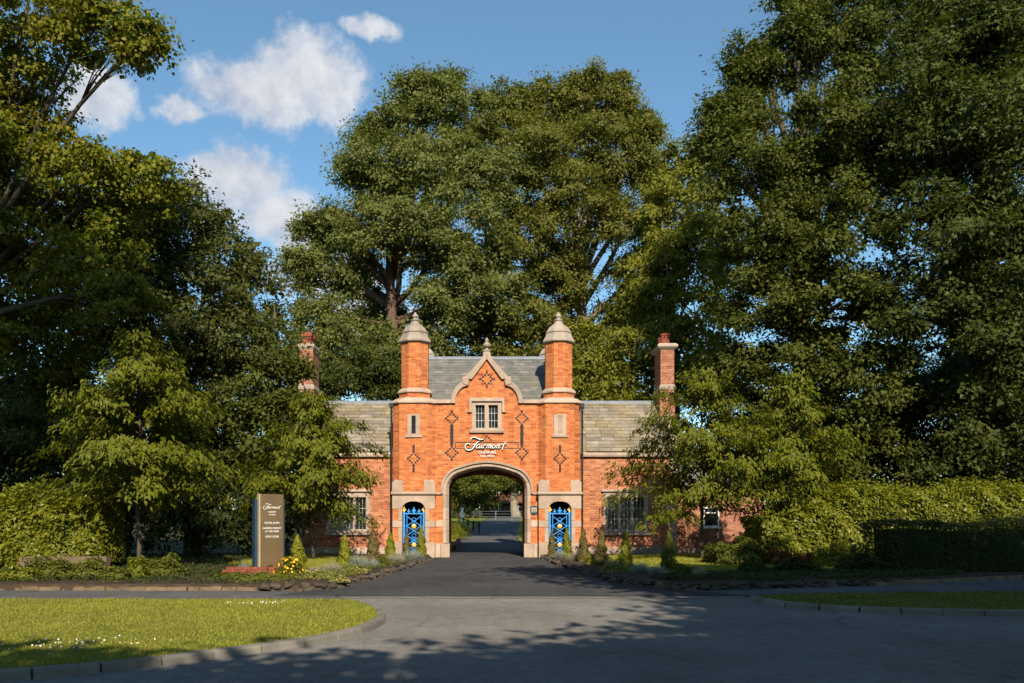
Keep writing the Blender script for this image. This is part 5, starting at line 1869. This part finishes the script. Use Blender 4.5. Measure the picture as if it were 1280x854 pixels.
# ------------------------------------------------------------------ beyond the archway
t = hf
grass_y = [46.0, 52, 60, 70, 80, 95, 110, 140]
strip('inner_lawn', -9, lambda y: -1.75 + max(0, y - 60) * 0.04, grass_y, 0.06, 'grass_ground')
strip('inner_lawn', lambda y: 2.0 + max(0, y - 60) * 0.045, 12, grass_y, 0.06, 'grass_ground')
blob_plant('garden_shrub', 'rounded golden shrub seen through the archway beside the inner drive', 'shrub', (at_px(570, 57), 57, hf(57) + 0.02), 0.62, 0.6, 1.25, 3500, 0.07, 'leaf_conifer', GS)
blob_plant('garden_shrub', 'green shrub behind the golden shrub through the archway', 'shrub', (at_px(578, 61), 61, hf(61) + 0.02), 0.55, 0.6, 1.05, 2500, 0.08, 'leaf_dark', GS)
ib = thing('inner_edging', (-1.72, 46.5, hf(46.5)), 'low reddish brick edging seen through the archway beside the inner drive', 'edging')
mesh = MB().box(-0.11, 0.11, -0.42, 0.42, 0, 0.26).mesh('edging_block', 'terracotta')
for i in range(9):
    y = 46.9 + i * 0.86
    link_mesh('edging_block', mesh, ib, (-1.70 + 0.01 * (i % 2), y, hf(y)))
# post and rail fence on the inner lawn
fn = thing('rail_fence', (at_px(588, 74), 74, hf(74)), 'dark timber rail fence on the grass seen through the archway', 'fence')
f0, f1 = Vector((at_px(574, 82), 82, 0)), Vector((at_px(599, 66), 66, 0))
pp = [f0.lerp(f1, i / 4) for i in range(5)]
for p in pp:
    MB().box(p.x - 0.06, p.x + 0.06, p.y - 0.06, p.y + 0.06, hf(p.y), hf(p.y) + 0.85).build('post', 'dark_timber_and_shade', fn)
for a, b in zip(pp, pp[1:]):
    MB().tube([(a.x, a.y - 0.08, hf(a.y) + 0.72), (b.x, b.y - 0.08, hf(b.y) + 0.72)], 0.055, 5).build('rail', 'dark_timber_and_shade', fn)
# metal barrier across the far drive
bf = thing('metal_barrier', (at_px(625, 96), 96, hf(96)), 'grey metal field gates across the far drive seen through the archway', 'gate')
x0 = at_px(600, 96)
for i in range(3):
    a = x0 + i * 1.75
    for x in (a, a + 1.68):
        MB().tube([(x, 96, hf(96)), (x, 96, hf(96) + 1.1)], 0.028, 5).build('upright', 'galvanised', bf)
    for j in range(4):
        z = hf(96) + 0.18 + j * 0.29
        MB().tube([(a, 96, z), (a + 1.68, 96, z)], 0.016, 5).build('rail', 'galvanised', bf)
wp = thing('white_post', (at_px(578, 84), 84, hf(84)), 'slim white painted post on the inner lawn seen through the archway', 'post')
MB().tube([(at_px(578, 84), 84, hf(84)), (at_px(578, 84), 84, hf(84) + 1.5)], 0.10, 8).build('shaft', 'white_paint', wp)
MB().loft([[(at_px(578, 84) + r * math.cos(k * math.pi / 4), 84 + r * math.sin(k * math.pi / 4), hf(84) + z) for k in range(8)] for r, z in ((0.13, 1.49), (0.13, 1.56), (0.02, 1.66))]).build('cap', 'white_paint', wp)
# far house
hz = hf(125)
hx = at_px(642, 128)
ho = thing('house', (hx, 125, hz), 'far low building with wall coloured as shade under its brown roof behind the metal field gates', 'house')
MB().box(hx - 4.5, hx + 4.5, 124, 130, hz - 0.2, hz + 1.9).build('wall', 'dark_timber_and_shade', ho)  # dark wall colour stands for the shade below the eaves
MB().loft([[(x, y, z) for y, z in ((123.4, hz + 1.85), (127, hz + 3.3), (130.6, hz + 1.85), (127, hz + 1.8))] for x in (hx - 5, hx + 5)]).build('roof', 'brown_roof', ho)
for dx in (-2.8, 0, 2.8):
    wn = MB().box(hx + dx - 0.6, hx + dx + 0.6, 123.93, 124.05, hz + 0.7, hz + 1.6).build('window', 'white_paint', ho)
    MB().box(hx + dx - 0.5, hx + dx + 0.5, 123.9, 123.94, hz + 0.8, hz + 1.5).build('pane', 'window_glass', wn)
tree('field_maple_tree', 'bright green tree over the inner lawn seen through the archway', (at_px(577, 104), 104, hf(104)), 10, 0.26,
     plobes([(575, 605, 24, 103), (600, 598, 22, 102), (585, 585, 24, 105), (620, 603, 18, 106), (560, 600, 26, 104), (612, 580, 26, 106), (560, 625, 16, 104), (595, 618, 12, 106)]), 'leaf_shrub', 'trees beyond the archway', spacing=0.6, per=22, leaf=0.2, crad=0.6)
tree('oak_tree', 'dark oak with pale trunk behind the metal gates seen through the archway', (at_px(645, 112), 112, hf(112)), 11, 0.5,
     plobes([(650, 590, 28, 112), (628, 590, 22, 114), (670, 600, 30, 112), (640, 575, 30, 114), (628, 612, 14, 116)]), 'leaf_dark', 'trees beyond the archway', bark='bark_pale', spacing=0.8, per=20, leaf=0.26, crad=0.8)
tree('thorn_tree', 'dull green thorn behind the timber rail fence seen through the archway', (at_px(590, 105), 105, hf(105)), 6.5, 0.2,
     plobes([(575, 628, 16, 105), (595, 630, 14, 106), (612, 628, 13, 108), (555, 622, 20, 104), (600, 615, 16, 110)]), 'leaf_dark', 'trees beyond the archway', spacing=0.9, per=18, leaf=0.26, crad=0.8)
# far belt of woodland closing the view
bl = []
for i in range(26):
    x = -95 + i * 7.6 + random.uniform(-2, 2)
    y = 118 + random.uniform(-8, 12) + abs(x) * -0.25
    if abs(x - 4) < 8:
        y = 150
    h = random.uniform(4.0, 6.0)
    bl.append((x, y, hf(y) + h * 0.9, 5.6, 4.5, h))
    bl.append((x + random.uniform(-2, 2), y + 3, hf(y) + h * 1.9, 4.5, 4.0, h * 0.75))
c, n, a, K, sz = crown_leaves(bl, 1.7, 24, 0.5, 1.2, back=0.2)
L = 0.5 * sz * (0.7 + 0.6 * RNG.random(len(c)))
me = leaf_mesh('woodland', c, n, a, L, L * 0.75, 'leaf_dark', tri=True)
tag(link_mesh('woodland', me), 'far belt of dark woodland closing the view behind the gatehouse', 'woodland', None, 'stuff')

# ------------------------------------------------------------------ unseen trees across the road, behind and beside the camera: they throw the foreground shade, some added to block sky light
def shade_tree(label, x, y, h, w_, name='roadside_tree'):
    rs_ = random.Random(int(x * 7 + y * 13 + h))
    lobes = []
    for k in range(11):
        an = k * 2.4
        q = rs_.random()
        lobes.append((x + math.cos(an) * w_ * 0.55 * (1 - 0.5 * q), y + math.sin(an) * w_ * 0.5 * (1 - 0.5 * q), h * (0.42 + 0.44 * q), w_ * 0.40, w_ * 0.40, h * 0.15))
    lobes.append((x, y, h * 0.88, w_ * 0.35, w_ * 0.35, h * 0.12))
    tree(name, label, (x, y, 0), h, 0.4, lobes, 'leaf_mid', 'trees across the road from the gatehouse', spacing=1.35, per=22, leaf=0.42, crad=0.95, back=1.0, twigs=6, tri=True, wl=0.8, kn=None)


shade_tree('broad tree across the road behind the footway', -3.5, -5.6, 10.9, 6.8)
shade_tree('tall tree across the road beside the broad one', 4.0, -6.0, 12.2, 7.0)
shade_tree('wide tree across the road at the bend', -11.0, -6.0, 9.4, 7.0)
shade_tree('full crowned tree beyond the wide one at the bend', -19.0, -6.0, 9.8, 7.0)
shade_tree('leaning tree beside the road near the shaded verge', 11.0, -2.2, 16.2, 8.6)
shade_tree('tree beside the road before the box hedge', 17.5, 2.5, 16.2, 8.4)
shade_tree('last tree of the row beside the road beyond the box hedge', 25.0, 4.5, 17.5, 8.5)
shade_tree('tall tree standing behind the roadside row', 13.5, -15.0, 22.0, 9.0)
shade_tree('big tree beside the road near the maple', -23.0, 2.0, 19.0, 8.0)
shade_tree('tallest tree of the wood across the road', -6.0, -20.0, 20.0, 10.0)
shade_tree('heavy tree deep in the wood across the road', 5.0, -21.0, 20.0, 10.0)
shade_tree('spreading tree deep in the wood beyond the bend', -18.0, -21.0, 19.0, 10.0)
shade_tree('dense tree deep in the wood beyond the verge', 20.0, -22.0, 24.0, 10.0)
tall = []  # unseen tree, crown set high to shade the maple and ash
for k, (dx, dy, z, r) in enumerate([(-2.4, 0, 18.5, 2.4), (1.6, 1, 19, 2.2), (-0.5, -1.5, 21.5, 2.6), (2.6, 0.5, 22.5, 2.0), (-3.2, 0.5, 23, 2.2), (0.4, 0, 25, 2.3), (3.8, -0.5, 25.2, 1.7), (-1.6, 0.6, 27, 1.8)]):
    tall.append((-12.2 + dx, 8.0 + dy, z, r, r, r * 0.75))
tree('roadside_tree', 'very tall unseen clear-stemmed tree, added on the verge corner to shade the maple', (-12.8, 8.0, 0), 28, 0.45, tall, 'leaf_mid', 'trees across the road from the gatehouse', spacing=1.2, per=24, leaf=0.4, crad=0.8, back=1.0, tri=True, wl=0.8, kn=None, fork=0.62)
over = []  # unseen canopy added above the road to cut sky light on it
for k, (dx, dy, z, r) in enumerate([(-4.5, 0, 11.2, 2.4), (-1.5, 2, 10.8, 2.6), (2.0, -1, 11.2, 2.8), (5.0, 1.5, 11.0, 2.6), (-3.0, -2.5, 13.0, 2.5), (0.5, 0.5, 13.8, 2.7), (3.8, -2.5, 13.2, 2.6), (-6.0, 2.5, 12.6, 1.8), (0.0, -4.0, 11.5, 2.5), (5.5, -4.0, 12, 2.5)]):
    over.append((11.5 + dx, 7.5 + dy, z, r, r, r * 0.6))
tree('roadside_tree', 'unseen spreading tree, added over the road to block sky light', (12.5, 7.5, 0), 15.5, 0.42, over, 'leaf_mid', 'trees across the road from the gatehouse', spacing=1.15, per=24, leaf=0.42, crad=0.9, back=1.0, tri=True, wl=0.8, kn=None, fork=0.55)
